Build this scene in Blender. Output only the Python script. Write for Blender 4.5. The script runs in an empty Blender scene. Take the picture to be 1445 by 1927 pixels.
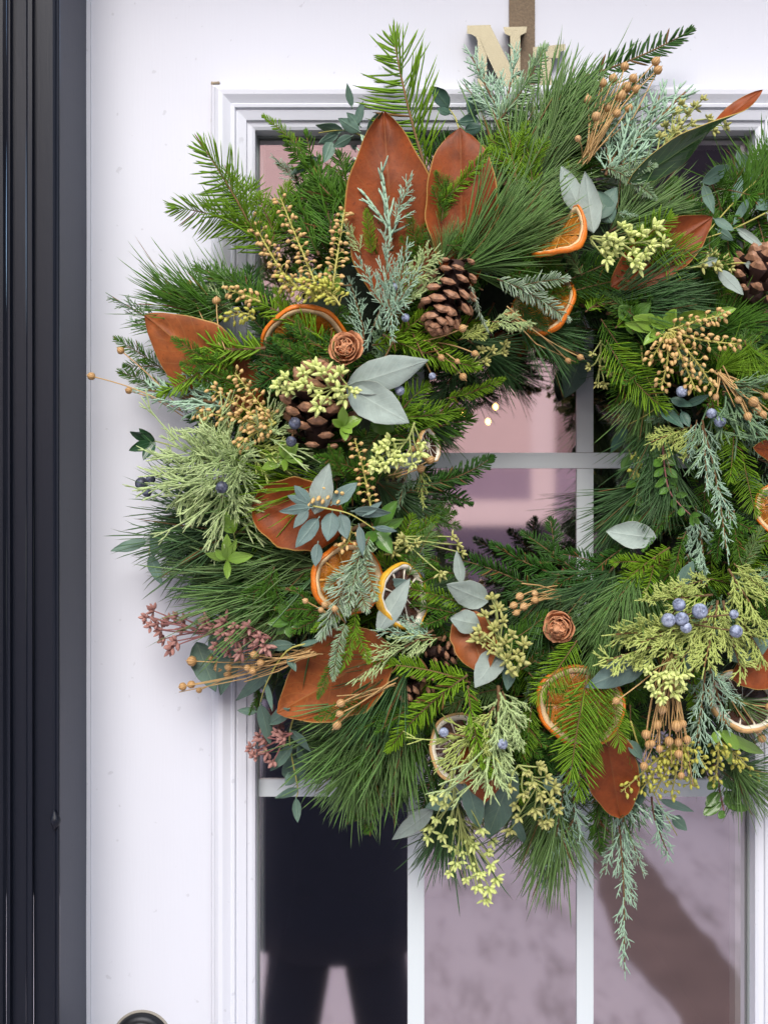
import bpy, math, random
from mathutils import Vector, Matrix, Quaternion, noise as mnoise

R = math.radians
scene = bpy.context.scene
# ---------------------------------------------------------------- camera, sky, sun, exposure
DC = 0.95                      # metres from lens to door face
S = 0.0005                     # metres per photo pixel on the door face
PW, PH = 1445.0, 1927.0
cam_data = bpy.data.cameras.new('camera')
cam = bpy.data.objects.new('camera', cam_data)
scene.collection.objects.link(cam)
cam.location = (0, -DC, 0)
cam.rotation_euler = (R(90), 0, 0)
cam_data.sensor_fit = 'VERTICAL'
cam_data.sensor_height = 36.0
cam_data.lens = 36.0 * DC / (PH * S)
cam_data.clip_start = 0.02
cam_data.clip_end = 500
cam_data.dof.use_dof = True
cam_data.dof.focus_distance = DC - 0.085
cam_data.dof.aperture_fstop = 6.3
scene.camera = cam

world = bpy.data.worlds.new('World')
scene.world = world
world.use_nodes = True
wn = world.node_tree
bg = wn.nodes['Background']
sky = wn.nodes.new('ShaderNodeTexSky')
sky.sky_type = 'NISHITA'
sky.sun_disc = False
SUN_EL, SUN_AZ = 40.0, 184.0    # degrees; soft light from the open side in front of the door
sky.sun_elevation = R(SUN_EL)
sky.sun_rotation = R(SUN_AZ)
sky.air_density = 1.0
sky.dust_density = 2.2
sky.ozone_density = 1.0
wn.links.new(sky.outputs['Color'], bg.inputs['Color'])
bg.inputs['Strength'].default_value = 0.085

sun_data = bpy.data.lights.new('sun', 'SUN')
sun_data.energy = 1.5
sun_data.angle = R(42)
sun_data.color = (1.0, 0.975, 0.94)
sun = bpy.data.objects.new('sun', sun_data)
scene.collection.objects.link(sun)
_d = Vector((math.sin(R(SUN_AZ)) * math.cos(R(SUN_EL)), math.cos(R(SUN_AZ)) * math.cos(R(SUN_EL)), math.sin(R(SUN_EL))))
sun.rotation_euler = _d.to_track_quat('Z', 'Y').to_euler()
sun.location = _d * 6

vs = scene.view_settings
vs.view_transform = 'Standard'
vs.look = 'None'
vs.gamma = 1.0
vs.exposure = 1.14
vs.use_curve_mapping = False
scene.render.engine = 'CYCLES'
scene.cycles.use_denoising = True
scene.cycles.max_bounces = 6
scene.cycles.diffuse_bounces = 3
scene.cycles.transparent_max_bounces = 8
scene.cycles.sample_clamp_indirect = 6

random.seed(11)
rnd = random.Random(5)
C = scene.collection

# ---------------------------------------------------------------- helpers
def P(px, py, d=0.0):
    """photo pixel + depth in mm in front of the door face -> world point"""
    d *= 0.001
    f = (DC - d) / DC
    return Vector(((px - PW / 2) * S * f, -d, (PH / 2 - py) * S * f))

class MB:
    def __init__(self):
        self.v = []; self.f = []; self.m = []; self.t = []; self.r = []; self.c = []
    def vert(self, p, t=0.0, r=0.5, c=0.0):
        self.v.append((p[0], p[1], p[2])); self.t.append(t); self.r.append(r); self.c.append(c)
        return len(self.v) - 1
    def face(self, idx, m=0):
        self.f.append(tuple(idx)); self.m.append(m)
    def mesh(self, name, mats, smooth=True):
        me = bpy.data.meshes.new(name)
        me.from_pydata(self.v, [], self.f)
        for n, d in (('t', self.t), ('r', self.r), ('c', self.c)):
            a = me.attributes.new(n, 'FLOAT', 'POINT')
            a.data.foreach_set('value', d)
        for m in mats:
            me.materials.append(m)
        me.polygons.foreach_set('material_index', self.m)
        me.polygons.foreach_set('use_smooth', [smooth] * len(self.f))
        me.update()
        return me
    # tube along points
    def tube(self, pts, rad, n=5, m=0, cap=True, r=None, t0=0.0, t1=1.0):
        k = len(pts)
        rings = []
        rr = rnd.random() if r is None else r
        prev = None
        for i, p in enumerate(pts):
            a = pts[max(i - 1, 0)]; b = pts[min(i + 1, k - 1)]
            d = (Vector(b) - Vector(a))
            if d.length < 1e-9: d = Vector((0, 1, 0))
            d.normalize()
            if prev is None:
                ref = Vector((0, 0, 1)) if abs(d.z) < 0.9 else Vector((1, 0, 0))
                u = d.cross(ref).normalized()
            else:
                u = (prev - d * prev.dot(d))
                u = u.normalized() if u.length > 1e-6 else d.orthogonal().normalized()
            prev = u
            w = d.cross(u)
            ra = rad(i / (k - 1)) if callable(rad) else rad[i]
            t = t0 + (t1 - t0) * i / (k - 1)
            rings.append([self.vert(Vector(p) + (u * math.cos(2 * math.pi * j / n) + w * math.sin(2 * math.pi * j / n)) * ra, t, rr) for j in range(n)])
        for i in range(k - 1):
            for j in range(n):
                self.face((rings[i][j], rings[i][(j + 1) % n], rings[i + 1][(j + 1) % n], rings[i + 1][j]), m)
        if cap:
            e = self.vert(Vector(pts[-1]) + (Vector(pts[-1]) - Vector(pts[-2])).normalized() * (rad(1.0) if callable(rad) else rad[-1]), t1, rr)
            for j in range(n):
                self.face((rings[-1][j], rings[-1][(j + 1) % n], e), m)
            self.face(tuple(reversed(rings[0])), m)
        return rings
    def needle(self, p, d, up, L, w, th, bend=Vector((0, 0, 0)), m=0, pos=(0.0, 0.3, 0.82)):
        d = d.normalized()
        x = d.cross(up)
        if x.length < 1e-6: x = d.orthogonal()
        x.normalize()
        u = x.cross(d)
        rr = rnd.random()
        ws = (0.65, 1.0, 0.8)
        rings = []
        for s, k in zip(pos, ws):
            q = p + d * (L * s) + bend * (L * s * s)
            rings.append((self.vert(q - x * (w * .5 * k), s, rr, -1), self.vert(q + u * (th * k), s, rr, 0), self.vert(q + x * (w * .5 * k), s, rr, 1)))
        tip = self.vert(p + d * L + bend * L, 1.0, rr, 0)
        for a, b in zip(rings[:-1], rings[1:]):
            for j in range(3):
                self.face((a[j], a[(j + 1) % 3], b[(j + 1) % 3], b[j]), m)
        a = rings[-1]
        for j in range(3):
            self.face((a[j], a[(j + 1) % 3], tip), m)
    def blob(self, c, ax, L, W, nu=6, nv=4, m=0, prof=None, ridges=0, amp=0.0, r=None):
        """lathe-like bud from point c along ax"""
        ax = ax.normalized()
        x = ax.orthogonal().normalized(); y = ax.cross(x)
        rr = rnd.random() if r is None else r
        b = self.vert(c, 0, rr)
        rings = []
        for i in range(1, nv):
            s = i / nv
            k = prof(s) if prof else math.sin(math.pi * s) ** 0.6
            ring = []
            for j in range(nu):
                a = 2 * math.pi * j / nu
                q = k * W * .5 * (1 + (amp if ridges and j % 2 else 0))
                ring.append(self.vert(c + ax * (L * s) + (x * math.cos(a) + y * math.sin(a)) * q, s, rr, 1.0 if (ridges and j % 2) else 0.0))
            rings.append(ring)
        e = self.vert(c + ax * L, 1, rr)
        for j in range(nu):
            self.face((rings[0][(j + 1) % nu], rings[0][j], b), m)
            self.face((rings[-1][j], rings[-1][(j + 1) % nu], e), m)
        for p, q in zip(rings[:-1], rings[1:]):
            for j in range(nu):
                self.face((p[j], p[(j + 1) % nu], q[(j + 1) % nu], q[j]), m)
    def box(self, x0, x1, y0, y1, z0, z1, m=0):
        i = [self.vert((x, y, z)) for x in (x0, x1) for y in (y0, y1) for z in (z0, z1)]
        for q in ((0, 1, 3, 2), (4, 6, 7, 5), (0, 4, 5, 1), (2, 3, 7, 6), (0, 2, 6, 4), (1, 5, 7, 3)):
            self.face([i[k] for k in q], m)

def link(name, me, parent=None, mat=None):
    o = bpy.data.objects.new(name, me)
    C.objects.link(o)
    if parent is not None: o.parent = parent
    return o
def tag(o, label=None, cat=None, group=None, kind=None):
    if label: o['label'] = label
    if cat: o['category'] = cat
    if group: o['group'] = group
    if kind: o['kind'] = kind
    return o

# ---------------------------------------------------------------- materials
def new_mat(name):
    m = bpy.data.materials.new(name); m.use_nodes = True
    nt = m.node_tree
    return m, nt, nt.nodes['Principled BSDF']
def nd(nt, typ, **kw):
    n = nt.nodes.new(typ)
    for k, v in kw.items(): setattr(n, k, v)
    return n
def rgba(c): return (c[0], c[1], c[2], 1.0)
def mixc(nt, fac, a, b, blend='MIX'):
    n = nd(nt, 'ShaderNodeMix', data_type='RGBA', blend_type=blend)
    for sock, val in ((n.inputs[0], fac), (n.inputs[6], a), (n.inputs[7], b)):
        if hasattr(val, 'links') or hasattr(val, 'is_linked'): nt.links.new(val, sock)
        elif isinstance(val, (int, float)): sock.default_value = val
        else: sock.default_value = rgba(val)
    return n.outputs[2]
def attr(nt, name):
    return nd(nt, 'ShaderNodeAttribute', attribute_name=name).outputs['Fac']
def mth(nt, op, a, b=None, c=None):
    n = nd(nt, 'ShaderNodeMath', operation=op)
    for i, v in enumerate((a, b, c)):
        if v is None: continue
        if isinstance(v, (int, float)): n.inputs[i].default_value = v
        else: nt.links.new(v, n.inputs[i])
    return n.outputs[0]
def ramp(nt, fac, stops, interp='LINEAR'):
    n = nd(nt, 'ShaderNodeValToRGB'); cr = n.color_ramp; cr.interpolation = interp
    while len(cr.elements) < len(stops): cr.elements.new(0.5)
    for e, (p, c) in zip(cr.elements, stops): e.position = p; e.color = rgba(c)
    nt.links.new(fac, n.inputs[0])
    return n.outputs[0]
def noise(nt, scale, detail=3, vec=None, rough=0.5, out='Fac'):
    n = nd(nt, 'ShaderNodeTexNoise'); n.inputs['Scale'].default_value = scale; n.inputs['Detail'].default_value = detail
    n.inputs['Roughness'].default_value = rough
    if vec is None: vec = nd(nt, 'ShaderNodeTexCoord').outputs['Object']
    nt.links.new(vec, n.inputs['Vector'])
    return n.outputs[out]
def bump(nt, bs, h, strength=0.3, dist=0.001):
    n = nd(nt, 'ShaderNodeBump'); n.inputs['Strength'].default_value = strength; n.inputs['Distance'].default_value = dist
    nt.links.new(h, n.inputs['Height']); nt.links.new(n.outputs[0], bs.inputs['Normal'])
def objrand(nt): return nd(nt, 'ShaderNodeObjectInfo').outputs['Random']

def plant(name, base, tip, alt, rough=0.45, transl=0.0, spec=0.4, tp=1.0, coat=0.0, dead=0.0, groove=None):
    """base->tip along each piece, alt mixed in by piece and by object"""
    m, nt, bs = new_mat(name)
    t = mth(nt, 'POWER', attr(nt, 't'), tp)
    col = mixc(nt, t, base, tip)
    k = mth(nt, 'ADD', mth(nt, 'MULTIPLY', attr(nt, 'r'), 0.45), mth(nt, 'MULTIPLY', objrand(nt), 0.55))
    col = mixc(nt, k, col, alt)
    if groove:
        col = mixc(nt, mth(nt, 'MULTIPLY', attr(nt, 'c'), 0.75), col, groove)
    if dead:
        col = mixc(nt, mth(nt, 'GREATER_THAN', attr(nt, 'r'), 1.0 - dead), col, (0.20, 0.10, 0.03))
    nt.links.new(col, bs.inputs['Base Color'])
    bs.inputs['Roughness'].default_value = rough
    bs.inputs['Specular IOR Level'].default_value = spec
    bs.inputs['Coat Weight'].default_value = coat
    if transl > 0:
        tr = nd(nt, 'ShaderNodeBsdfTranslucent'); nt.links.new(col, tr.inputs['Color'])
        mx = nd(nt, 'ShaderNodeMixShader'); mx.inputs[0].default_value = transl
        nt.links.new(bs.outputs[0], mx.inputs[1]); nt.links.new(tr.outputs[0], mx.inputs[2])
        nt.links.new(mx.outputs[0], nt.nodes['Material Output'].inputs['Surface'])
    return m
def simple(name, col, rough=0.5, metal=0.0, spec=0.5, nscale=None, namp=0.15, bumpd=0.0, coat=0.0):
    m, nt, bs = new_mat(name)
    bs.inputs['Roughness'].default_value = rough; bs.inputs['Metallic'].default_value = metal
    bs.inputs['Specular IOR Level'].default_value = spec; bs.inputs['Coat Weight'].default_value = coat
    if nscale:
        n = noise(nt, nscale, 5)
        a = [max(0, c * (1 - namp)) for c in col]; b = [min(1, c * (1 + namp)) for c in col]
        nt.links.new(mixc(nt, n, a, b), bs.inputs['Base Color'])
        if bumpd: bump(nt, bs, n, 0.5, bumpd)
    else:
        bs.inputs['Base Color'].default_value = rgba(col)
    return m

M = {}
M['fir'] = plant('fir_needle', (0.032, 0.125, 0.008), (0.11, 0.28, 0.022), (0.06, 0.145, 0.009), 0.48, transl=0.1, spec=0.25, dead=0.03)
M['fir_bright'] = plant('fir_needle_fresh', (0.10, 0.26, 0.008), (0.26, 0.47, 0.03), (0.17, 0.31, 0.01), 0.48, transl=0.18, spec=0.25, dead=0.02)
M['doug'] = plant('douglas_fir_needle', (0.15, 0.31, 0.010), (0.28, 0.47, 0.03), (0.13, 0.27, 0.015), 0.48, transl=0.18, spec=0.25, dead=0.02)
M['fir_dark'] = plant('fir_needle_dark', (0.018, 0.08, 0.010), (0.05, 0.15, 0.02), (0.028, 0.085, 0.008), 0.45, spec=0.25, dead=0.03)
M['silver'] = plant('silver_fir_needle', (0.30, 0.40, 0.30), (0.58, 0.67, 0.56), (0.20, 0.35, 0.13), 0.5)
M['pine'] = plant('pine_needle', (0.05, 0.155, 0.020), (0.125, 0.265, 0.055), (0.16, 0.25, 0.085), 0.42, spec=0.35, dead=0.03)
M['pine_dark'] = plant('pine_needle_dark', (0.020, 0.085, 0.018), (0.06, 0.16, 0.04), (0.085, 0.155, 0.06), 0.42, spec=0.35, dead=0.03)
M['twig'] = plant('twig_bark', (0.16, 0.085, 0.035), (0.25, 0.14, 0.05), (0.12, 0.07, 0.03), 0.75)
M['blue_cyp'] = plant('blue_cypress_cord', (0.21, 0.36, 0.23), (0.48, 0.64, 0.48), (0.31, 0.48, 0.34), 0.6, spec=0.25)
M['juniper'] = plant('green_juniper_cord', (0.24, 0.34, 0.06), (0.56, 0.62, 0.20), (0.38, 0.46, 0.12), 0.55, spec=0.25)
M['arbor'] = plant('pale_cypress_cord', (0.26, 0.38, 0.12), (0.56, 0.66, 0.32), (0.38, 0.50, 0.22), 0.55, spec=0.25)
M['juniper_dk'] = plant('dark_juniper_cord', (0.09, 0.16, 0.07), (0.2, 0.3, 0.14), (0.10, 0.2, 0.12), 0.55)
M['seed'] = plant('eucalyptus_seed', (0.40, 0.50, 0.16), (0.80, 0.84, 0.32), (0.62, 0.70, 0.24), 0.55, spec=0.25)
M['seed_dull'] = plant('eucalyptus_seed_dull', (0.26, 0.30, 0.10), (0.56, 0.53, 0.17), (0.42, 0.42, 0.14), 0.5)
M['seed_pink'] = plant('eucalyptus_seed_pink', (0.26, 0.13, 0.11), (0.50, 0.25, 0.20), (0.34, 0.17, 0.15), 0.55)
M['bud'] = plant('heath_bud', (0.54, 0.27, 0.14), (0.74, 0.56, 0.18), (0.64, 0.42, 0.17), 0.5)
M['bud_green'] = plant('heath_bud_green', (0.42, 0.36, 0.06), (0.58, 0.60, 0.10), (0.45, 0.46, 0.08), 0.5)
M['stem_green'] = simple('green_stem', (0.35, 0.40, 0.12), 0.55)
M['stem_yel'] = simple('yellow_stem', (0.45, 0.42, 0.10), 0.5)
M['stem_pink'] = simple('pink_stem', (0.30, 0.12, 0.11), 0.6)
M['stem_tan'] = simple('flax_stem', (0.52, 0.33, 0.13), 0.6)
M['leaf_fresh'] = plant('fresh_leaf', (0.17, 0.32, 0.03), (0.28, 0.46, 0.06), (0.20, 0.36, 0.05), 0.35, transl=0.2, coat=0.2)
M['leaf_mid'] = plant('mid_green_leaf', (0.06, 0.16, 0.02), (0.11, 0.23, 0.03), (0.08, 0.19, 0.03), 0.3, transl=0.12, coat=0.25)
M['leaf_dark'] = plant('dark_green_leaf', (0.018, 0.06, 0.02), (0.03, 0.09, 0.03), (0.02, 0.07, 0.03), 0.3, coat=0.3)

def leafmat(name, base, rib, edge, speck, rough=0.55, ribw=0.05, transl=0.1, veins=True, coat=0.0, spec_scale=900, dk=0.8, lt=1.18):
    m, nt, bs = new_mat(name)
    c = attr(nt, 'c'); t = attr(nt, 't')
    ac = mth(nt, 'ABSOLUTE', c)
    n = ramp(nt, noise(nt, 38, 6, rough=0.65), [(0.3, (0, 0, 0)), (0.7, (1, 1, 1))]); n2 = noise(nt, spec_scale, 3, rough=0.7)
    col = mixc(nt, n, [x * dk for x in base], [min(1, x * lt) for x in base])
    sp = ramp(nt, n2, [(0.60, (0, 0, 0)), (0.72, (1, 1, 1))])
    col = mixc(nt, mth(nt, 'MULTIPLY', sp, 0.6), col, speck)
    if veins:
        v = mth(nt, 'SINE', mth(nt, 'MULTIPLY', mth(nt, 'SUBTRACT', t, mth(nt, 'MULTIPLY', ac, 0.22)), 62.0))
        v = ramp(nt, v, [(0.93, (0, 0, 0)), (1.0, (1, 1, 1))])
        col = mixc(nt, mth(nt, 'MULTIPLY', v, 0.38), col, rib)
    ribf = ramp(nt, ac, [(ribw * 0.6, (1, 1, 1)), (ribw, (0, 0, 0))])
    col = mixc(nt, mth(nt, 'MULTIPLY', ribf, 0.75), col, rib)
    ef = ramp(nt, ac, [(0.955, (0, 0, 0)), (0.985, (1, 1, 1))])
    col = mixc(nt, mth(nt, 'MULTIPLY', ef, 0.6), col, edge)
    hue = nd(nt, 'ShaderNodeHueSaturation'); hue.inputs['Value'].default_value = 1
    nt.links.new(mth(nt, 'ADD', mth(nt, 'MULTIPLY', objrand(nt), 0.35), 0.82), hue.inputs['Value'])
    nt.links.new(col, hue.inputs['Color']); col = hue.outputs[0]
    nt.links.new(col, bs.inputs['Base Color'])
    bs.inputs['Roughness'].default_value = rough; bs.inputs['Coat Weight'].default_value = coat
    bs.inputs['Specular IOR Level'].default_value = 0.3
    bump(nt, bs, n2, 0.4, 0.0005)
    if transl:
        tr = nd(nt, 'ShaderNodeBsdfTranslucent'); nt.links.new(col, tr.inputs['Color'])
        mx = nd(nt, 'ShaderNodeMixShader'); mx.inputs[0].default_value = transl
        nt.links.new(bs.outputs[0], mx.inputs[1]); nt.links.new(tr.outputs[0], mx.inputs[2])
        nt.links.new(mx.outputs[0], nt.nodes['Material Output'].inputs['Surface'])
    return m
M['mag'] = leafmat('magnolia_suede', (0.225, 0.047, 0.0065), (0.235, 0.072, 0.016), (0.50, 0.33, 0.08), (0.065, 0.012, 0.004), 0.52, 0.03, 0.0, dk=0.55, lt=1.4, spec_scale=420)
M['mag_light'] = leafmat('magnolia_suede_light', (0.25, 0.066, 0.012), (0.29, 0.115, 0.03), (0.52, 0.36, 0.11), (0.085, 0.018, 0.005), 0.52, 0.03, 0.0, dk=0.55, lt=1.45, spec_scale=420)
M['mag_top'] = leafmat('magnolia_glossy_top', (0.022, 0.06, 0.018), (0.10, 0.16, 0.04), (0.30, 0.28, 0.08), (0.03, 0.07, 0.02), 0.25, 0.04, 0.0, coat=0.4)
M['mag_edge'] = simple('magnolia_edge', (0.50, 0.38, 0.10), 0.5)
M['euc'] = leafmat('eucalyptus_leaf', (0.32, 0.39, 0.345), (0.42, 0.50, 0.44), (0.34, 0.36, 0.30), (0.25, 0.34, 0.30), 0.55, 0.04, 0.1, spec_scale=300, dk=0.72, lt=1.22)
M['euc_mid'] = leafmat('eucalyptus_leaf_mid', (0.13, 0.22, 0.17), (0.22, 0.32, 0.22), (0.20, 0.28, 0.18), (0.10, 0.18, 0.13), 0.5, 0.05, 0.1, spec_scale=300, dk=0.72, lt=1.22)
M['euc_blue'] = leafmat('eucalyptus_leaf_blue', (0.15, 0.23, 0.21), (0.24, 0.33, 0.28), (0.2, 0.28, 0.24), (0.11, 0.19, 0.18), 0.5, 0.06, 0.1, spec_scale=300, dk=0.72, lt=1.22)
M['euc_dark'] = leafmat('eucalyptus_leaf_dark', (0.05, 0.11, 0.08), (0.10, 0.18, 0.10), (0.1, 0.16, 0.1), (0.04, 0.09, 0.06), 0.4, 0.05, 0.05, spec_scale=300, dk=0.72, lt=1.22)
M['cone_in'] = simple('cone_scale_inner', (0.04, 0.016, 0.010), 0.7, nscale=5, namp=0.4)
M['cone_tip'] = simple('cone_scale_tip', (0.37, 0.19, 0.105), 0.6, nscale=5, namp=0.75)
M['rose'] = simple('cedar_rose_scale', (0.58, 0.27, 0.13), 0.65, nscale=5, namp=0.5)
M['flax'] = plant('flax_pod', (0.60, 0.36, 0.14), (0.78, 0.54, 0.28), (0.62, 0.38, 0.16), 0.55, groove=(0.24, 0.11, 0.03))
def berry_mat(name, a0, a1, b0, b1):
    m, nt, bs = new_mat(name)
    n = noise(nt, 3.2, 6, rough=0.7)
    f = ramp(nt, n, [(0.38, (0, 0, 0)), (0.62, (1, 1, 1))])
    a = mixc(nt, objrand(nt), a0, a1)
    b = mixc(nt, objrand(nt), b0, b1)
    nt.links.new(mixc(nt, f, a, b), bs.inputs['Base Color']); bs.inputs['Roughness'].default_value = 0.5
    return m
M['berry'] = berry_mat('juniper_berry_pale', (0.07, 0.085, 0.14), (0.12, 0.14, 0.22), (0.36, 0.42, 0.58), (0.48, 0.54, 0.68))
M['berry_dark'] = berry_mat('juniper_berry_dark', (0.010, 0.010, 0.018), (0.02, 0.02, 0.035), (0.07, 0.08, 0.12), (0.13, 0.15, 0.22))
M['rind'] = simple('orange_rind', (0.74, 0.19, 0.012), 0.42, nscale=420, namp=0.3, bumpd=0.0006)
M['rind_lemon'] = simple('lemon_rind', (0.72, 0.40, 0.03), 0.45, nscale=420, namp=0.25, bumpd=0.0005)
M['pith'] = simple('citrus_pith', (0.72, 0.52, 0.28), 0.75, nscale=180, namp=0.2, bumpd=0.0006)
M['rind_pale'] = simple('dried_pale_rind', (0.66, 0.40, 0.16), 0.6, nscale=300, namp=0.3, bumpd=0.0006)
M['membrane'] = simple('dried_membrane', (0.62, 0.33, 0.07), 0.6, nscale=200, namp=0.4)
M['pith_white'] = simple('lemon_pith', (0.78, 0.72, 0.58), 0.75, nscale=180, namp=0.12, bumpd=0.0006)
def pulp_mat(name, a, b, c):
    m, nt, bs = new_mat(name)
    v = nd(nt, 'ShaderNodeTexVoronoi'); v.inputs['Scale'].default_value = 520
    v.feature = 'DISTANCE_TO_EDGE'
    nt.links.new(nd(nt, 'ShaderNodeTexCoord').outputs['Object'], v.inputs['Vector'])
    n = ramp(nt, noise(nt, 90, 6, rough=0.7), [(0.3, (0, 0, 0)), (0.7, (1, 1, 1))])
    col = mixc(nt, n, a, b)
    col = mixc(nt, mth(nt, 'MULTIPLY', ramp(nt, v.outputs['Distance'], [(0.02, (1, 1, 1)), (0.14, (0, 0, 0))]), 0.3), col, c)
    nt.links.new(col, bs.inputs['Base Color']); bs.inputs['Roughness'].default_value = 0.25
    bs.inputs['Coat Weight'].default_value = 0.4
    bump(nt, bs, n, 0.8, 0.0016)
    tr = nd(nt, 'ShaderNodeBsdfTranslucent'); nt.links.new(col, tr.inputs['Color'])
    mx = nd(nt, 'ShaderNodeMixShader'); mx.inputs[0].default_value = 0.3
    nt.links.new(bs.outputs[0], mx.inputs[1]); nt.links.new(tr.outputs[0], mx.inputs[2])
    nt.links.new(mx.outputs[0], nt.nodes['Material Output'].inputs['Surface'])
    return m
M['pulp'] = pulp_mat('orange_pulp', (0.36, 0.095, 0.006), (0.74, 0.27, 0.016), (0.78, 0.36, 0.04))
M['pulp_dark'] = pulp_mat('dried_pulp_dark', (0.035, 0.012, 0.008), (0.12, 0.04, 0.015), (0.16, 0.07, 0.03))
M['moss'] = simple('wreath_base_moss', (0.012, 0.022, 0.008), 0.9, nscale=120, namp=0.6, bumpd=0.004)
# ================================================================ the setting: ground, interior
GZ = -1.50
def concrete_mat():
    m, nt, bs = new_mat('driveway_concrete')
    mp = nd(nt, 'ShaderNodeMapping'); mp.inputs['Scale'].default_value = (1.0, 0.30, 1.0)
    nt.links.new(nd(nt, 'ShaderNodeTexCoord').outputs['Object'], mp.inputs['Vector'])
    a = noise(nt, 2.2, 6, mp.outputs[0], 0.6); b = noise(nt, 11, 6, mp.outputs[0], 0.7)
    col = mixc(nt, a, (0.50, 0.43, 0.445), (0.80, 0.71, 0.72))
    st = ramp(nt, b, [(0.50, (0, 0, 0)), (0.70, (1, 1, 1))])
    col = mixc(nt, mth(nt, 'MULTIPLY', st, 0.75), col, (0.15, 0.11, 0.105))
    nt.links.new(col, bs.inputs['Base Color']); bs.inputs['Roughness'].default_value = 0.8
    return m
mb = MB()
i = [mb.vert(p) for p in ((-60, -90, GZ), (60, -90, GZ), (60, 3, GZ), (-60, 3, GZ))]
mb.face(i)
tag(link('driveway_ground', mb.mesh('driveway_ground', [concrete_mat()], False)), 'mauve stained concrete ground mirrored in the door glass', kind='structure')
# brown planting strip beside the drive, seen mirrored in the lower right pane
mb = MB()
N = 40
L_, R_ = [], []
for k in range(N + 1):
    y = -1.6 - 4.2 * k / N
    L_.append(mb.vert((0.84 + 0.03 * math.sin(k * .5) + rnd.uniform(-.012, .012), y, GZ + 0.004)))
    R_.append(mb.vert((1.16 - 0.02 * k / N * 4 + rnd.uniform(-.012, .012), y, GZ + 0.004)))
for k in range(N): mb.face((L_[k], R_[k], R_[k + 1], L_[k + 1]))
tag(link('earth_strip', mb.mesh('earth_strip', [simple('brown_earth', (0.20, 0.135, 0.115), 0.95, nscale=5, namp=0.4)], False)),
    'brown strip of bare earth across the drive, mirrored in the lower right pane', kind='structure')

# blackout box behind the glass; near-black colour stands in for the unlit room
dark = simple('unlit_room_dark', (0.02, 0.017, 0.022), 0.8)
mb = MB()
a, b = P(440, 200), P(1470, 2160)
X0, X1, Z0, Z1 = a.x, b.x, b.z, a.z
q = [mb.vert((x, y, z)) for y in (0.046, 0.62) for (x, z) in ((X0, Z0), (X1, Z0), (X1, Z1), (X0, Z1))]
mb.face((q[7], q[6], q[5], q[4]))
for k in range(4): mb.face((q[k], q[(k + 1) % 4], q[4 + (k + 1) % 4], q[4 + k]))
tag(link('room_blackout', mb.mesh('room_blackout', [dark], False)), 'near-black box behind the door glass standing in for the unlit room', kind='structure')

# added translucent screen across the drive, made up to brighten what the panes mirror
def backdrop_mat(name, col, tr_):
    m, nt, bs = new_mat(name)
    n = noise(nt, 1.6, 5, rough=0.6)
    c = mixc(nt, n, [x * 0.88 for x in col], [min(1, x * 1.08) for x in col])
    nt.links.new(c, bs.inputs['Base Color']); bs.inputs['Roughness'].default_value = 0.9
    t_ = nd(nt, 'ShaderNodeBsdfTranslucent'); nt.links.new(c, t_.inputs['Color'])
    mx = nd(nt, 'ShaderNodeMixShader'); mx.inputs[0].default_value = tr_
    nt.links.new(bs.outputs[0], mx.inputs[1]); nt.links.new(t_.outputs[0], mx.inputs[2])
    nt.links.new(mx.outputs[0], nt.nodes['Material Output'].inputs['Surface'])
    return m
def screen():
    root = bpy.data.objects.new('reflection_backdrop', None); C.objects.link(root); root.location = (0, -11.0, GZ)
    tag(root, 'added pale pink screen across the drive, seen only mirrored in the door glass', 'screen')
    def part(name, x0, x1, z0, z1, mat, y=0.0):
        mb = MB()
        i = [mb.vert(v_) for v_ in ((x0, y, z0), (x1, y, z0), (x1, y, z1), (x0, y, z1))]
        mb.face(i)
        return link(name, mb.mesh(name, [mat], False), root)
    pink = backdrop_mat('pink_backdrop', (0.66, 0.48, 0.45), 0.62)
    pale = backdrop_mat('pale_backdrop', (0.76, 0.60, 0.58), 0.62)
    mauve = backdrop_mat('mauve_backdrop', (0.40, 0.29, 0.35), 0.5)
    brown = backdrop_mat('brown_backdrop', (0.34, 0.22, 0.21), 0.45)
    drk = backdrop_mat('dark_backdrop', (0.06, 0.045, 0.055), 0.1)
    part('panel', -9, 1.74, 2.06, 6.6, pink); part('panel', 1.74, 2.02, 1.38, 6.6, pale); part('panel', 2.02, 2.5, 2.06, 6.6, brown); part('panel', 2.02, 2.5, 0.9, 2.06, mauve)
    part('panel', -9, 1.74, 1.64, 2.06, mauve); part('panel', -9, 1.74, 1.34, 1.64, pale); part('panel', 2.5, 9, 0, 6.6, drk)
    part('skirt', -9, 1.74, 0, 1.34, backdrop_mat('skirt_backdrop', (0.22, 0.16, 0.21), 0.3)); part('skirt', 1.74, 2.02, 0, 1.38, drk); part('skirt', 2.02, 2.5, 0, 0.9, drk)
    mb = MB()
    for x in (-9, 9): mb.box(x - .06, x + .06, -.2, -.05, 0, 6.7)
    mb.box(-9, 9, -.2, -.05, 6.58, 6.7)
    link('post_frame', mb.mesh('post_frame', [simple('screen_frame', (0.2, 0.2, 0.2), 0.5)], False), root)
screen()
# unseen shallow soffit, added to shade the top of the door
mb = MB(); mb.box(-1.4, 1.6, -0.24, 0.05, 0.70, 0.73)
tag(link('shade_soffit', mb.mesh('shade_soffit', [simple('soffit_white', (0.7, 0.7, 0.72), 0.7)], False)), 'unseen shallow white soffit added to shade the top of the door', kind='structure')

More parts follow.
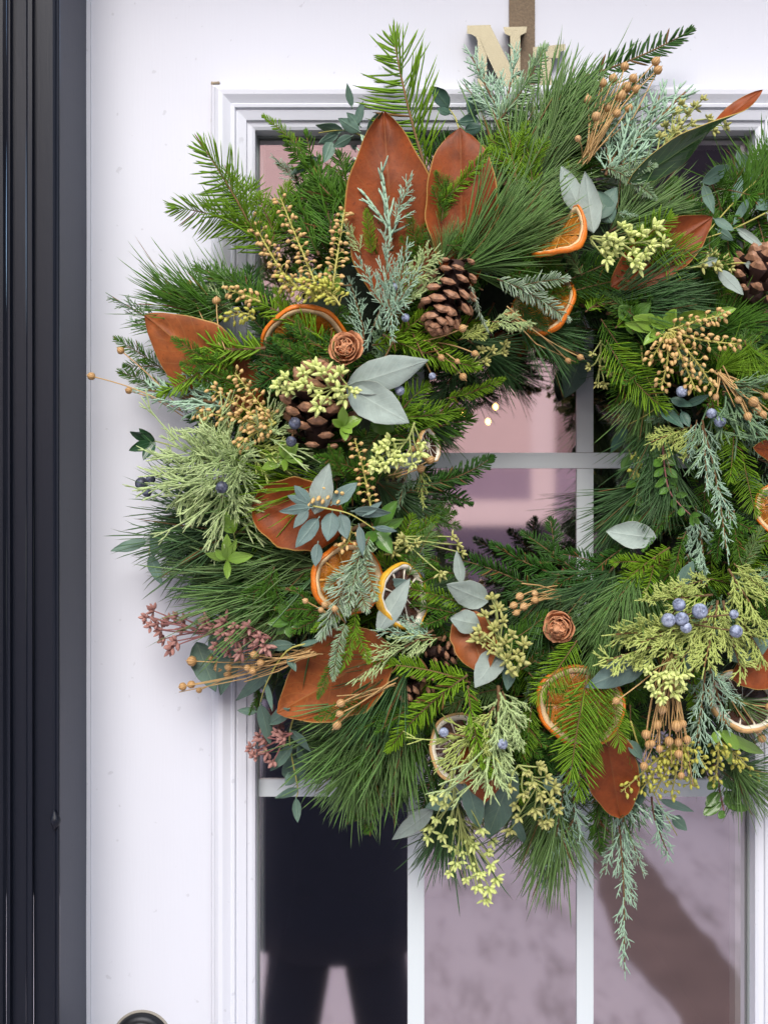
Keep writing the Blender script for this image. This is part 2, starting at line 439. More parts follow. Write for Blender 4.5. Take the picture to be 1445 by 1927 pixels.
# ================================================================ door
def paint_mat(name, col, rough, sp_l=0.3):
    m, nt, bs = new_mat(name)
    n = noise(nt, 7, 5, rough=0.6)
    c = mixc(nt, n, [x * 0.975 for x in col], [min(1, x * 1.02) for x in col])
    sp = ramp(nt, noise(nt, 95, 2), [(0.70, (0, 0, 0)), (0.73, (1, 1, 1))])
    c = mixc(nt, mth(nt, 'MULTIPLY', sp, 0.35), c, [x * 0.6 for x in col])
    nt.links.new(c, bs.inputs['Base Color']); bs.inputs['Roughness'].default_value = rough; bs.inputs['Specular IOR Level'].default_value = sp_l
    mp = nd(nt, 'ShaderNodeMapping'); mp.inputs['Scale'].default_value = (1.0, 1.0, 0.06)
    nt.links.new(nd(nt, 'ShaderNodeTexCoord').outputs['Object'], mp.inputs['Vector'])
    g = mth(nt, 'ADD', noise(nt, 420, 4, mp.outputs[0]), mth(nt, 'MULTIPLY', noise(nt, 30, 3), 0.8))
    bump(nt, bs, g, 0.16, 0.0007)
    return m
white = paint_mat('white_door_paint', (0.675, 0.70, 0.765), 0.5)
white2 = paint_mat('white_moulding_paint', (0.69, 0.715, 0.775), 0.4)
black = paint_mat('black_frame_paint', (0.0060, 0.0080, 0.0150), 0.45, 0.3)
grey = paint_mat('skylit_jamb_black', (0.060, 0.066, 0.088), 0.5)  # paler than the frame black: skylight on the reveal is put into the colour

door = bpy.data.objects.new('front_door', None); C.objects.link(door)
door.location = (P(947, 0).x, 0.0, GZ)
tag(door, 'white front door with a nine light window behind the wreath', 'door')
def dpart(name, me, kind=None):
    o = link(name, me, door); o.location = -door.location
    if kind: o['kind'] = kind
    return o
GX0, GX1, GY0, GY1 = 482, 1415, 250, 2098       # glass opening in photo pixels
DX0, DX1, DTOP, DBOT = 166, 1731, -260, None
dl, dr = P(DX0, 0).x, P(DX1, 0).x
dtop, dbot = P(0, DTOP).z, GZ + 0.02
gx0, gx1, gz1, gz0 = P(GX0 - 6, 0).x, P(GX1 + 6, 0).x, P(0, GY0 - 6).z, P(0, GY1 + 6).z
mb = MB()
TH = 0.045
def slab(x0, x1, z0, z1):
    mb.box(x0, x1, 0.0, TH, z0, z1)
slab(dl + .003, gx0, dbot, dtop); slab(gx1, dr, dbot, dtop); slab(gx0, gx1, gz1, dtop); slab(gx0, gx1, dbot, gz0)
panel = dpart('door_slab', mb.mesh('door_slab', [white], False))
# thin bright edge strip of the door beside the jamb
mb = MB(); mb.box(dl - .0015, dl + .0028, -0.0012, 0.03, dbot, dtop)
dpart('door_edge', mb.mesh('door_edge', [white2], False))
# moulding round the glass, mitred
prof = [(0, -12), (0, 7), (5, 8.5), (14, 9.5), (15, 12), (30, 14.5), (33, 14.0), (35, 17), (40, 17.5), (42, 16.8), (48, 18.5), (56, 21), (64, 21.5), (71, 19), (74, 14.5), (77, 14), (80, 12), (80, 0.2)]
mb = MB(); rows = []
for off, dep in prof:
    o = off * S
    x0, x1, z1, z0 = P(GX0, 0).x - o, P(GX1, 0).x + o, P(0, GY0).z + o, P(0, GY1).z - o
    rows.append([mb.vert((x, -dep * .001, z)) for x, z in ((x0, z0), (x1, z0), (x1, z1), (x0, z1))])
for a, b in zip(rows[:-1], rows[1:]):
    for k in range(4): mb.face((a[k], a[(k + 1) % 4], b[(k + 1) % 4], b[k]))
me = mb.mesh('glass_moulding', [white2], False)
mo = dpart('glass_moulding', me)
# weathered caulk bead along moulding's outer left edge
mb = MB()
pts = []
for k in range(60):
    p = P(400.5 + rnd.uniform(-.8, .8), 158 + k * 5.6, 0.6); pts.append(p)
mb.tube(pts, [0.0007 + rnd.random() * .0006 for _ in pts], 5)
pts = [P(398 + k * 3.5, 157 + rnd.uniform(-1, 1), .6) for k in range(5)]
mb.tube(pts, [0.0012 + rnd.random() * .0008 for _ in pts], 5)
dpart('caulk_bead', mb.mesh('caulk_bead', [simple('old_caulk', (0.34, 0.28, 0.20), 0.9, nscale=300, namp=0.5)]))
# dark gap line and reveal between moulding and glass
mb = MB()
for (x0, x1, y0, y1) in ((GX0 - 1, GX0 + 3.0, GY0, GY1), (GX1 - 3.0, GX1 + 1, GY0, GY1), (GX0 + 3, GX1 - 3, GY0 - 1, GY0 + 3.0)):
    a, b = P(x0, y1), P(x1, y0)
    mb.box(a.x, b.x, 0.008, 0.0115, a.z, b.z)
dpart('glazing_seal', mb.mesh('glazing_seal', [simple('grey_seal', (0.26, 0.29, 0.28), 0.6)], False))
# glass: coated pane, partly mirror
gm = bpy.data.materials.new('coated_glass'); gm.use_nodes = True
nt = gm.node_tree
for n in list(nt.nodes): nt.nodes.remove(n)
out = nd(nt, 'ShaderNodeOutputMaterial'); tr = nd(nt, 'ShaderNodeBsdfTransparent'); gl = nd(nt, 'ShaderNodeBsdfGlossy')
tr.inputs['Color'].default_value = (0.97, 0.99, 0.99, 1)
gl.inputs['Color'].default_value = (1.0, 0.885, 0.915, 1)
gl.inputs['Roughness'].default_value = 0.04
mx = nd(nt, 'ShaderNodeMixShader'); mx.inputs[0].default_value = 0.62
nt.links.new(tr.outputs[0], mx.inputs[1]); nt.links.new(gl.outputs[0], mx.inputs[2]); nt.links.new(mx.outputs[0], out.inputs['Surface'])
bn = nd(nt, 'ShaderNodeBump'); bn.inputs['Strength'].default_value = 0.03; bn.inputs['Distance'].default_value = 0.002
nt.links.new(noise(nt, 5, 1), bn.inputs['Height']); nt.links.new(bn.outputs[0], gl.inputs['Normal'])
mb = MB()
a, b = P(GX0 - 4, GY1 + 4), P(GX1 + 4, GY0 - 4)
i = [mb.vert(p) for p in ((a.x, 0.0125, a.z), (b.x, 0.0125, a.z), (b.x, 0.0125, b.z), (a.x, 0.0125, b.z))]
mb.face(i)
dpart('window_glass', mb.mesh('window_glass', [gm], False))
# white grille bars on the glass
gr = simple('grille_white', (0.64, 0.70, 0.72), 0.45)
bars = [('v', 767, 798), ('v', 1085, 1116), ('h', 852, 881), ('h', 1467, 1499)]
for kind, p0, p1 in bars:
    segs = [(GX0, GX1)] if kind == 'h' else [(GY0, 851), (882, 1466), (1500, GY1)]
    mb = MB()
    for s0, s1 in segs:
        if kind == 'h': a, b = P(s0, p1), P(s1, p0)
        else: a, b = P(p0, s1), P(p1, s0)
        f = 1.01
        mb.box(a.x * f, b.x * f, 0.0095, 0.0122, a.z * f, b.z * f)
    dpart('grille_bar', mb.mesh('grille_bar', [gr], False))
mb = MB()
a, b = P(GX0 - 8, GY1 + 8), P(GX1 + 8, GY0 - 8)
w = 0.0095
mb.box(a.x, a.x + w, 0.014, 0.03, a.z, b.z); mb.box(b.x - w - .006, b.x, 0.014, 0.03, a.z, b.z)
mb.box(a.x + w, b.x - w - .006, 0.014, 0.03, b.z - w, b.z)
dpart('glass_spacer', mb.mesh('glass_spacer', [simple('spacer_grey', (0.42, 0.46, 0.45), 0.5)], False))

# deadbolt, only its top rim shows at the lower edge
lock = bpy.data.objects.new('deadbolt', None); C.objects.link(lock)
lp = P(268, 1957, 0); lock.location = lp
tag(lock, 'round black deadbolt on the white door at the bottom edge', 'lock')
def lathe(name, prof, mat, parent, n=48):
    mb = MB(); rings = []
    for r_, d_ in prof:
        rings.append([mb.vert((r_ * math.cos(2 * math.pi * k / n), -d_, r_ * math.sin(2 * math.pi * k / n))) for k in range(n)])
    for a, b in zip(rings[:-1], rings[1:]):
        for k in range(n): mb.face((a[k], a[(k + 1) % n], b[(k + 1) % n], b[k]))
    mb.face(rings[-1])
    return link(name, mb.mesh(name, [mat]), parent)
blackmetal = simple('black_metal', (0.02, 0.022, 0.026), 0.42, metal=0.6)
lathe('rose_plate', [(.0265, 0.0), (.0262, .004), (.0245, .0075), (.021, .0085), (.0185, .009), (.018, .012)], blackmetal, lock)
lathe('cylinder', [(.0178, .0118), (.0172, .017), (.015, .019), (.004, .0192)], blackmetal, lock)
mb = MB(); mb.box(-.0012, .0012, -.0196, -.0192, -.006, .006)
link('keyhole', mb.mesh('keyhole', [dark], False), lock)
lathe('gasket', [(.0285, 0.0001), (.0283, .0008), (.0262, .001)], simple('worn_rim', (0.3, 0.28, 0.24), 0.7), lock)

# ================================================================ black door frame (jamb + brick mould), extruded profile
frame = bpy.data.objects.new('door_frame', None); C.objects.link(frame)
fp = P(112, 0, 83); frame.location = (fp.x, fp.y, GZ)
tag(frame, 'black painted door frame with ridged moulding on the left edge', 'door frame')
def extrude(name, pts, mat, z0, z1, nz=60, wob=0.0):
    mb = MB(); rows = []
    for k in range(nz + 1):
        z = z0 + (z1 - z0) * k / nz
        rows.append([mb.vert((p.x + wob * mnoise.noise((z * 6, i * 2.1, 0)), p.y + wob * mnoise.noise((z * 5, i * 1.7, 5)), z)) for i, p in enumerate(pts)])
    for a, b in zip(rows[:-1], rows[1:]):
        for i in range(len(pts) - 1): mb.face((a[i], a[i + 1], b[i + 1], b[i]))
    o = link(name, mb.mesh(name, [mat], False), frame)
    o.location = -frame.location
    return o
fl = lambda L: [P(x, PH / 2, d) for x, d in L]
extrude('jamb', fl([(170, -30), (165, -2), (113.5, 80.5)]), grey, GZ, dtop + .05, wob=0.0006)
extrude('inner_moulding', fl([(113.5, 80.2), (112.5, 82.5), (110.5, 83.5), (107.5, 83.0), (104, 80.5), (100, 79.5), (64, 79.0)]), black, GZ, dtop + .05, wob=0.0003)
extrude('raised_bead', fl([(64, 79), (63, 83), (61, 84.5), (53, 84.5), (51, 83), (50, 79.5)]), black, GZ, dtop + .05, wob=0.0003)
extrude('outer_moulding', fl([(50, 79.5), (25, 79.2), (22, 81.5), (19.5, 84.5), (16.5, 84.5), (15, 82), (13.5, 70), (13, 58)]), black, GZ, dtop + .05, wob=0.0003)
extrude('wall_trim', fl([(13, 58), (6, 60), (-20, 61), (-300, 61)]), black, GZ, dtop + .05, wob=0.0006)
# paint run / knot on the inner moulding edge
mb = MB()
c = P(103, 1543, 82)
for_k = [(c + Vector((0.0012 * math.sin(a * 3), -0.001, (0.5 - a) * 0.018))) for a in [k / 8 for k in range(9)]]
mb.tube(for_k, lambda s: 0.0006 + 0.0042 * math.sin(math.pi * s) ** 1.5, 8)
k_ = link('knot', mb.mesh('knot', [black]), frame); k_.location = -frame.location

# ================================================================ hanger strap and brass letters
brass = simple('satin_brass', (0.245, 0.22, 0.145), 0.36, metal=0.45, nscale=1400, namp=0.25, bumpd=0.0003)
bronze = simple('bronze_strap', (0.105, 0.075, 0.045), 0.5, metal=0.5, nscale=500, namp=0.5, bumpd=0.0004)
hang = bpy.data.objects.new('wreath_hanger', None); C.objects.link(hang)
hp = P(980, 180, 3); hang.location = hp
tag(hang, 'bronze metal over the door hanger strap above the wreath', 'hanger')
mb = MB()
a, b = P(957.5, 330, 2), P(1006, DTOP, 2)
mb.box(a.x, b.x, -0.0024, -0.0004, a.z, dtop + .002)
mb.box(a.x, b.x, -0.0024, TH + .003, dtop + .002, dtop + .004)
o = link('strap', mb.mesh('strap', [bronze], False), hang); o.location = -hp
mb = MB()
hk = [P(981, 325, 3), P(981, 345, 12), P(981, 350, 26), P(981, 340, 40), P(981, 320, 46)]
mb.tube(hk, [.004] * 5, 8)
o = link('hook', mb.mesh('hook', [bronze]), hang); o.location = -hp

def extrude_poly(name, polys, d0, d1, mat, parent, bev=0.0012):
    mb = MB()
    for poly in polys:
        n = len(poly)
        cx = sum(p[0] for p in poly) / n; cy = sum(p[1] for p in poly) / n
        A = [mb.vert(P(x, y, d0)) for x, y in poly]
        Bv = [mb.vert(P(x, y, d1 - 1.4)) for x, y in poly]
        # inset ring for the bevel
        ins = []
        for k in range(n):
            p0, p1, p2 = Vector(poly[k - 1]), Vector(poly[k]), Vector(poly[(k + 1) % n])
            e1 = (p1 - p0).normalized(); e2 = (p2 - p1).normalized()
            nrm = Vector((e1.y + e2.y, -(e1.x + e2.x)))
            if nrm.length < 1e-6: nrm = Vector((e1.y, -e1.x))
            nrm.normalize()
            q = p1 - nrm * 1.8
            ins.append(mb.vert(P(q.x, q.y, d1)))
        for k in range(n):
            j = (k + 1) % n
            mb.face((A[k], A[j], Bv[j], Bv[k])); mb.face((Bv[k], Bv[j], ins[j], ins[k]))
        mb.face(ins)
        mb.face(list(reversed(A)))
    o = link(name, mb.mesh(name, [mat], False), parent)
    return o
letter = bpy.data.objects.new('brass_letter', None); C.objects.link(letter)
lp = P(935, 165, 3); letter.location = lp
tag(letter, 'brass serif letter N fixed in front of the hanger strap', 'letter')
left = [(880, 49), (922, 48), (916, 60), (914, 75), (914, 200), (900, 200), (900, 76), (896, 68), (888, 63), (880, 62)]
diag = [(908, 48.5), (920.5, 48.3), (979, 165), (979, 205), (966, 205), (915, 98), (905, 72)]
right = [(948, 52), (990, 51), (988, 60), (977, 66), (977, 200), (963, 200), (961, 67), (951, 62)]
for nm, pl, dd in (('left_stem', left, 18.0), ('diagonal', diag, 18.6), ('right_stem', right, 18.3)):
    o = extrude_poly(nm, [list(reversed(pl))], 4, dd, brass, letter); o.location = -lp
letter2 = bpy.data.objects.new('brass_letter', None); C.objects.link(letter2)
lp2 = P(1032, 165, 3); letter2.location = lp2
tag(letter2, 'lower brass letter mostly hidden behind pine needles right of the strap', 'letter')
o = extrude_poly('crossbar', [list(reversed([(1004, 90), (1062, 84), (1062, 93), (1050, 97), (1050, 108), (1004, 108)]))], 4, 13.0, brass, letter2); o.location = -lp2
o = extrude_poly('stem', [list(reversed([(1016, 109), (1036, 109), (1036, 200), (1016, 200)]))], 4, 12.6, brass, letter2); o.location = -lp2
mb = MB(); c0 = P(976, 138, 18.5)
mb.blob(c0, Vector((0, -1, 0)), 0.0006, 0.0045, 12, 3)
o = link('screw_hole', mb.mesh('screw_hole', [dark]), letter); o.location = -lp

# ================================================================ string of warm bulbs inside, three show through the hole
sl = bpy.data.objects.new('string_lights', None); C.objects.link(sl)
sp_ = P(930, 740, -300); sl.location = sp_
tag(sl, 'string of small warm bulbs glowing behind the glass in the wreath opening', 'lights')
glow = bpy.data.materials.new('warm_bulb'); glow.use_nodes = True
gbs = glow.node_tree.nodes['Principled BSDF']
gbs.inputs['Base Color'].default_value = (0.9, 0.6, 0.25, 1); gbs.inputs['Emission Color'].default_value = (1.0, 0.52, 0.12, 1); gbs.inputs['Emission Strength'].default_value = 9.0
for (x, y) in ((932, 766), (918, 794), (872, 778)):
    mb = MB(); mb.blob(P(x, y - 7, -300), Vector((0, 0, -1)), 0.0085, 0.007, 10, 6)
    o = link('bulb', mb.mesh('bulb', [glow]), sl); o.location = -sp_
mb = MB()
mb.tube([P(x, y, -302) for x, y in ((820, 700), (850, 745), (872, 770), (895, 785), (918, 786), (926, 772), (932, 758), (960, 720), (1000, 690))], [.0008] * 9, 5)
o = link('wire', mb.mesh('wire', [dark]), sl); o.location = -sp_
# ================================================================ wreath: generators (local +Y along the sprig, +Z towards the viewer)
def curve_pts(L, n, bx=0.0, bz=0.0, wob=0.0):
    """gently bent axis"""
    out = []
    for i in range(n):
        s = i / (n - 1)
        out.append(Vector((bx * L * s * s + wob * L * math.sin(s * 7 + bx * 50), L * s, bz * L * s * s)))
    return out
def at_curve(pts, s):
    f = s * (len(pts) - 1); i = min(int(f), len(pts) - 2); k = f - i
    return pts[i].lerp(pts[i + 1], k), (pts[i + 1] - pts[i]).normalized()

def needles_on(mb, pts, s0, s1, count, nl, nw, th, flat, ang, m=0, mode='fir', tipb=True, jit=0.22):
    L = sum((pts[i + 1] - pts[i]).length for i in range(len(pts) - 1))
    for i in range(count):
        s = s0 + (s1 - s0) * (i + rnd.random() * .6) / count
        p, d = at_curve(pts, s)
        ref = Vector((0, 0, 1))
        x = d.cross(ref).normalized(); z = x.cross(d)
        side = 1 if i % 2 else -1
        if rnd.random() < flat:                       # in the plane, slightly raised
            el = rnd.gauss(0.28, 0.22)
            out_ = x * (side * math.cos(el)) + z * math.sin(el)
        else:                                          # round the twig, mostly above
            a = rnd.uniform(-0.5, math.pi + 0.5)
            out_ = x * math.cos(a) + z * math.sin(a)
        an = R(ang + rnd.gauss(0, 7)) * (1.0 - 0.45 * max(0, (s - .75) / .25))
        dr = d * math.cos(an) + out_ * math.sin(an)
        k = (0.72 + 0.28 * math.sin(math.pi * min(1, s * 1.15))) * (1 - 0.35 * max(0, (s - .82) / .18))
        ln = nl * k * rnd.uniform(1 - jit, 1 + jit * .5)
        up = z * 0.8 + out_ * 0.2 + Vector((rnd.gauss(0, .25), 0, 0))
        bend = d * rnd.uniform(0.08, 0.26) + z * rnd.uniform(-.08, .14)
        mb.needle(p + out_ * 0.0006, dr, up, ln, nw * rnd.uniform(.85, 1.15), th, bend, m)
    if tipb:
        p, d = at_curve(pts, min(1, s1))
        for i in range(9):
            a = i * 2.4
            x = d.orthogonal().normalized(); y = d.cross(x)
            o = x * math.cos(a) + y * math.sin(a)
            mb.needle(p, d * math.cos(R(22)) + o * math.sin(R(22)) * rnd.uniform(.4, 1.4), Vector((0, 0, 1)), nl * .62 * rnd.uniform(.7, 1), nw, th, Vector((0, 0, 0)), m)

def gen_fir(seed, L=0.10, nl=0.0135, nw=0.0017, dens=17, flat=0.6, ang=58, side=0, th=0.0005, bz=None):
    rnd.seed(seed)
    st, nb = MB(), MB()
    main = curve_pts(L, 9, rnd.uniform(-.2, .2), rnd.uniform(-.12, .1) if bz is None else bz)
    main = [m_ - Vector((main[-1].x * m_.y / L, 0, 0)) for m_ in main]
    st.tube(main, lambda s: 0.0012 * (1 - .6 * s), 5)
    needles_on(nb, main, 0.03, 1.0, int(dens * L * 100), nl, nw, th, flat, ang)
    for k in range(side):
        s = 0.22 + 0.5 * k / max(1, side) + rnd.uniform(-.04, .04)
        p, d = at_curve(main, s)
        sd = (1 if k % 2 else -1)
        x = d.cross(Vector((0, 0, 1))).normalized() * sd
        dr = (d * math.cos(R(44)) + x * math.sin(R(44)) + Vector((0, 0, rnd.uniform(-.12, .2)))).normalized()
        ll = L * rnd.uniform(.38, .55) * (1 - .5 * s + .1)
        br = [p + dr * ll * q + d * ll * .18 * q * q for q in [j / 6 for j in range(7)]]
        st.tube(br, lambda s: 0.0009 * (1 - .6 * s), 5)
        needles_on(nb, br, 0.08, 1.0, int(dens * ll * 100), nl * .92, nw, th, flat, ang)
    return st, nb

def gen_pine(seed, L=0.105, n=230, nl=0.085, spread=20, nw=0.00072, side=0.0, stem=0.35):
    """white pine: bundles of long thin needles brushing forward; length counts stem + needles"""
    rnd.seed(seed)
    st, nb = MB(), MB()
    sl = L * stem
    main = curve_pts(sl, 6, rnd.uniform(-.1, .1), 0.0)
    st.tube(main, lambda s: 0.0017 * (1 - .4 * s), 6)
    nfas = n // 5
    for i in range(nfas):
        s = rnd.uniform(0.05, 1.0)
        p, d = at_curve(main, s)
        a = rnd.uniform(0, 2 * math.pi)
        x = Vector((1, 0, 0)); z = Vector((0, 0, 1))
        o = x * math.cos(a) * 1.35 + z * math.sin(a) * 0.8
        an = R(abs(rnd.gauss(0, spread)) + (1 - s) * 18)
        fd = (d * math.cos(an) + o * math.sin(an)).normalized()
        for k in range(5):
            jj = .06 if rnd.random() > .14 else .26
            dd = (fd + Vector((rnd.gauss(0, jj), rnd.gauss(0, .04), rnd.gauss(0, jj)))).normalized()
            ln = nl * rnd.uniform(.7, 1.08)
            bend = Vector((rnd.gauss(0, .13), 0, rnd.gauss(-.02, .09)))
            nb.needle(p, dd, Vector((rnd.gauss(0, 1), 0, rnd.gauss(0, 1))), ln, nw * rnd.uniform(.85, 1.25), nw * .55, bend, pos=(0.0, 0.5, 0.9))
    return st, nb

def cord(mb, p, d, L, r, bend, step=0.0019, n=4, t0=0.0, t1=1.0):
    k = max(3, int(L / step))
    pts = [p + d * (L * i / k) + bend * (L * (i / k) ** 2) for i in range(k + 1)]
    rr = [r * (1.0 - 0.35 * i / k) * (1.0 if i % 2 else 0.72) for i in range(k + 1)]
    rr[-1] = r * .35
    mb.tube(pts, rr, n, t0=t0, t1=t1)
    return pts

def gen_cypress(seed, L=0.11, r=0.0011, b0=0.05, nb_=16, ang=38, sub=0.013, gap=0.0048, flat=0.5, subsub=False, taper=0.75):
    rnd.seed(seed)
    st, mb = MB(), MB()
    main = curve_pts(L, 10, rnd.uniform(-.15, .15) * (0.2 if L > .15 else 1), rnd.uniform(-.08, .12), 0.006)
    main = [m_ - Vector((main[-1].x * m_.y / L, 0, 0)) for m_ in main]
    st.tube(main, lambda s: r * 1.15 * (1 - .45 * s), 5)
    def outdir(d, i):
        x = d.cross(Vector((0, 0, 1)))
        if x.length < 1e-5: x = d.orthogonal()
        x.normalize(); z = x.cross(d)
        if rnd.random() < flat:
            a = (0 if i % 2 else math.pi) + rnd.gauss(0, .35)
        else:
            a = rnd.uniform(-.6, math.pi + .6)
        return x * math.cos(a) + z * math.sin(a)
    for i in range(nb_):
        s = 0.06 + 0.92 * i / nb_
        p, d = at_curve(main, s)
        o = outdir(d, i)
        an = R(ang + rnd.gauss(0, 8))
        bd = d * math.cos(an) + o * math.sin(an)
        bl = b0 * (1 - taper * s) * rnd.uniform(.65, 1.1)
        bend = d * rnd.uniform(.05, .3) + Vector((0, 0, rnd.uniform(-.15, .1)))
        pts = cord(mb, p, bd, bl, r, bend, t0=0.1, t1=.9)
        ns = int(bl / gap)
        for j in range(1, ns + 1):
            q, e = at_curve(pts, j / (ns + 1))
            oo = outdir(e, j)
            aa = R(40 + rnd.gauss(0, 8))
            sd = e * math.cos(aa) + oo * math.sin(aa)
            sl_ = sub * (1 - .45 * j / (ns + 1)) * rnd.uniform(.6, 1.2)
            pp = cord(mb, q, sd, sl_, r * .82, e * .25, t0=.3, t1=1.0)
            if subsub and sl_ > 0.008:
                for kk in (0.4, 0.7):
                    q2, e2 = at_curve(pp, kk)
                    o2 = outdir(e2, int(kk * 10))
                    cord(mb, q2, e2 * .8 + o2 * .6, sl_ * .45, r * .72, e2 * .2, t0=.5, t1=1)
    p, d = main[-1], (main[-1] - main[-2]).normalized()
    cord(mb, p, d, sub * 1.1, r * .8, Vector((0, 0, 0)), t0=.4, t1=1)
    return st, mb

def gen_cordbunch(seed, n=15, L=0.05, r=0.00125):
    """thread-like juniper cords fanning out from one point, forked near the ends"""
    rnd.seed(seed)
    st, mb = MB(), MB()
    st.tube([Vector((0, 0, 0)), Vector((0, L * .3, 0))], [0.0015, 0.001], 5)
    for i in range(n):
        a = rnd.gauss(0, 32); e = rnd.gauss(12, 20)
        d = Vector((math.sin(R(a)) * math.cos(R(e)), math.cos(R(a)) * math.cos(R(e)), math.sin(R(e))))
        ll = L * rnd.uniform(.6, 1.05)
        pts = cord(mb, Vector((rnd.gauss(0, .002), rnd.uniform(0, .012), 0)), d, ll, r, Vector((rnd.gauss(0, .38), 0, rnd.gauss(-.15, .25))), t0=.0, t1=.9)
        for k in range(5):
            q, e_ = at_curve(pts, rnd.uniform(.35, .92))
            x = e_.orthogonal(); x.rotate(Quaternion(e_, rnd.uniform(0, 6.28))); x.normalize()
            pp = cord(mb, q, (e_ * .85 + x * .5).normalized(), ll * rnd.uniform(.18, .36), r * .85, e_ * .2, t0=.4, t1=1)
            if rnd.random() < .6:
                q2, e2 = at_curve(pp, .55); x.rotate(Quaternion(e_, 2)); cord(mb, q2, (e2 * .85 + x * .5).normalized(), ll * .12, r * .75, e2 * .1, t0=.5, t1=1)
    return st, mb

def leaf_mb(L, W, p=0.85, q=0.85, bend=0.0, cup=0.0, fold=0.0, twist=0.0, thick=0.0005, nu=12, ridge=0.0, wav=0.0, stalk=0.0, mats=(0, 1, 2), ph=0.0, side=0.0, curl=0.05, tpow=1.0):
    mb = MB()
    cols = [-1, -.97, -.66, -.33, -.05, 0, .05, .33, .66, .97, 1]
    front, back = [], []
    pos = Vector((0, 0, 0)); rr = rnd.random()
    if stalk: pos = Vector((0, stalk, 0))
    axis = []
    for i in range(nu + 1):
        s = i / nu
        th = bend * s
        axis.append((pos.copy(), th))
        pos += Vector((side * s * L / nu, math.cos(th) * L / nu, math.sin(th) * L / nu))
    for i in range(nu + 1):
        s = i / nu
        h = W / 2 * max(0.0, math.sin(math.pi * min(1, max(0, s)) ** p)) ** q * (1 + .03 * math.sin(s * 17 + rr * 30) + .02 * math.sin(s * 31 + rr * 9)) if 0 < i < nu else W * .008
        c0, th = axis[i]
        nrm = Vector((0, -math.sin(th), math.cos(th)))
        xa = Vector((1, 0, 0))
        tw = twist * s ** tpow
        xr = xa * math.cos(tw) + nrm * math.sin(tw); nr = nrm * math.cos(tw) - xa * math.sin(tw)
        fr, bk = [], []
        for c in cols:
            z = cup * h * c * c + fold * h * abs(c) + wav * W * math.sin(s * 9 + ph + (1.2 if c > 0 else 0)) * abs(c) ** 2 * math.sin(math.pi * s)
            z += ridge * (1 if abs(c) < .03 else 0) + curl * W * abs(c) ** 5 * math.sin(s * 4 + rr * 6)
            z += .012 * W * math.sin(s * 23 + c * 3 + rr * 9) * (1 - abs(c))
            b = c0 + xr * (h * c) + nr * z
            fr.append(mb.vert(b, s, rr, c)); bk.append(mb.vert(b - nr * thick, s, rr, c))
        front.append(fr); back.append(bk)
    n = len(cols)
    for i in range(nu):
        for j in range(n - 1):
            mb.face((front[i][j], front[i][j + 1], front[i + 1][j + 1], front[i + 1][j]), mats[0])
            mb.face((back[i][j + 1], back[i][j], back[i + 1][j], back[i + 1][j + 1]), mats[1])
        mb.face((back[i][0], front[i][0], front[i + 1][0], back[i + 1][0]), mats[2])
        mb.face((front[i][-1], back[i][-1], back[i + 1][-1], front[i + 1][-1]), mats[2])
    if stalk:
        mb.tube([Vector((0, 0, -thick * .5)), Vector((0, stalk * .5, 0)), Vector((0, stalk, -thick * .5)), Vector((0, stalk + L * .04, -thick))], [max(.0006, thick)] * 4, 5, mats[2])
    return mb

# ---- wreath root and placement
HX, HY = 1003.0, 884.0
WC = P(HX, HY, 60)
wreath = bpy.data.objects.new('wreath', None); C.objects.link(wreath); wreath.location = WC
tag(wreath, 'round evergreen wreath with magnolia leaves, dried citrus, cones and eucalyptus hanging on the white door', 'wreath')
WI = Matrix.Translation(-WC)
CAMV = Vector((0, -DC, 0))
def frame_mat(b, t, roll=0.0, L=None, sx=1.0):
    """matrix taking local +Y (length L) to b->t, +Z towards the lens, rolled in degrees"""
    y = (t - b); ln = y.length; y.normalize()
    n = (CAMV - b).normalized()
    z = n - y * n.dot(y)
    if z.length < 1e-4: z = Vector((0, 0, 1)) - y * y.z
    z.normalize()
    if roll: z.rotate(Quaternion(y, R(roll)))
    x = y.cross(z)
    k = ln / L if L else 1.0
    m = Matrix((( x.x * k * sx, y.x * k, z.x * k, b.x), (x.y * k * sx, y.y * k, z.y * k, b.y), (x.z * k * sx, y.z * k, z.z * k, b.z), (0, 0, 0, 1)))
    return m
def put(name, me, M_, parent=None, label=None, kind=None):
    o = bpy.data.objects.new(name, me); C.objects.link(o)
    if parent is None:
        o.parent = wreath; o.matrix_basis = WI @ M_
    else:
        o.parent = parent; o.matrix_basis = M_
    if label: o['label'] = label
    if kind: o['kind'] = kind
    return o
ID = Matrix.Identity(4)

CACHE = {}
def sprig_mesh(key, gen, mat, smat='twig'):
    k = (key, mat)
    if k not in CACHE:
        g = ('g', key)
        if g not in CACHE: CACHE[g] = gen()
        st, nb = CACHE[g]
        CACHE[k] = (st.mesh(key + '_stem', [M[smat]]), nb.mesh(key + '_' + mat, [M[mat]]))
    return CACHE[k]

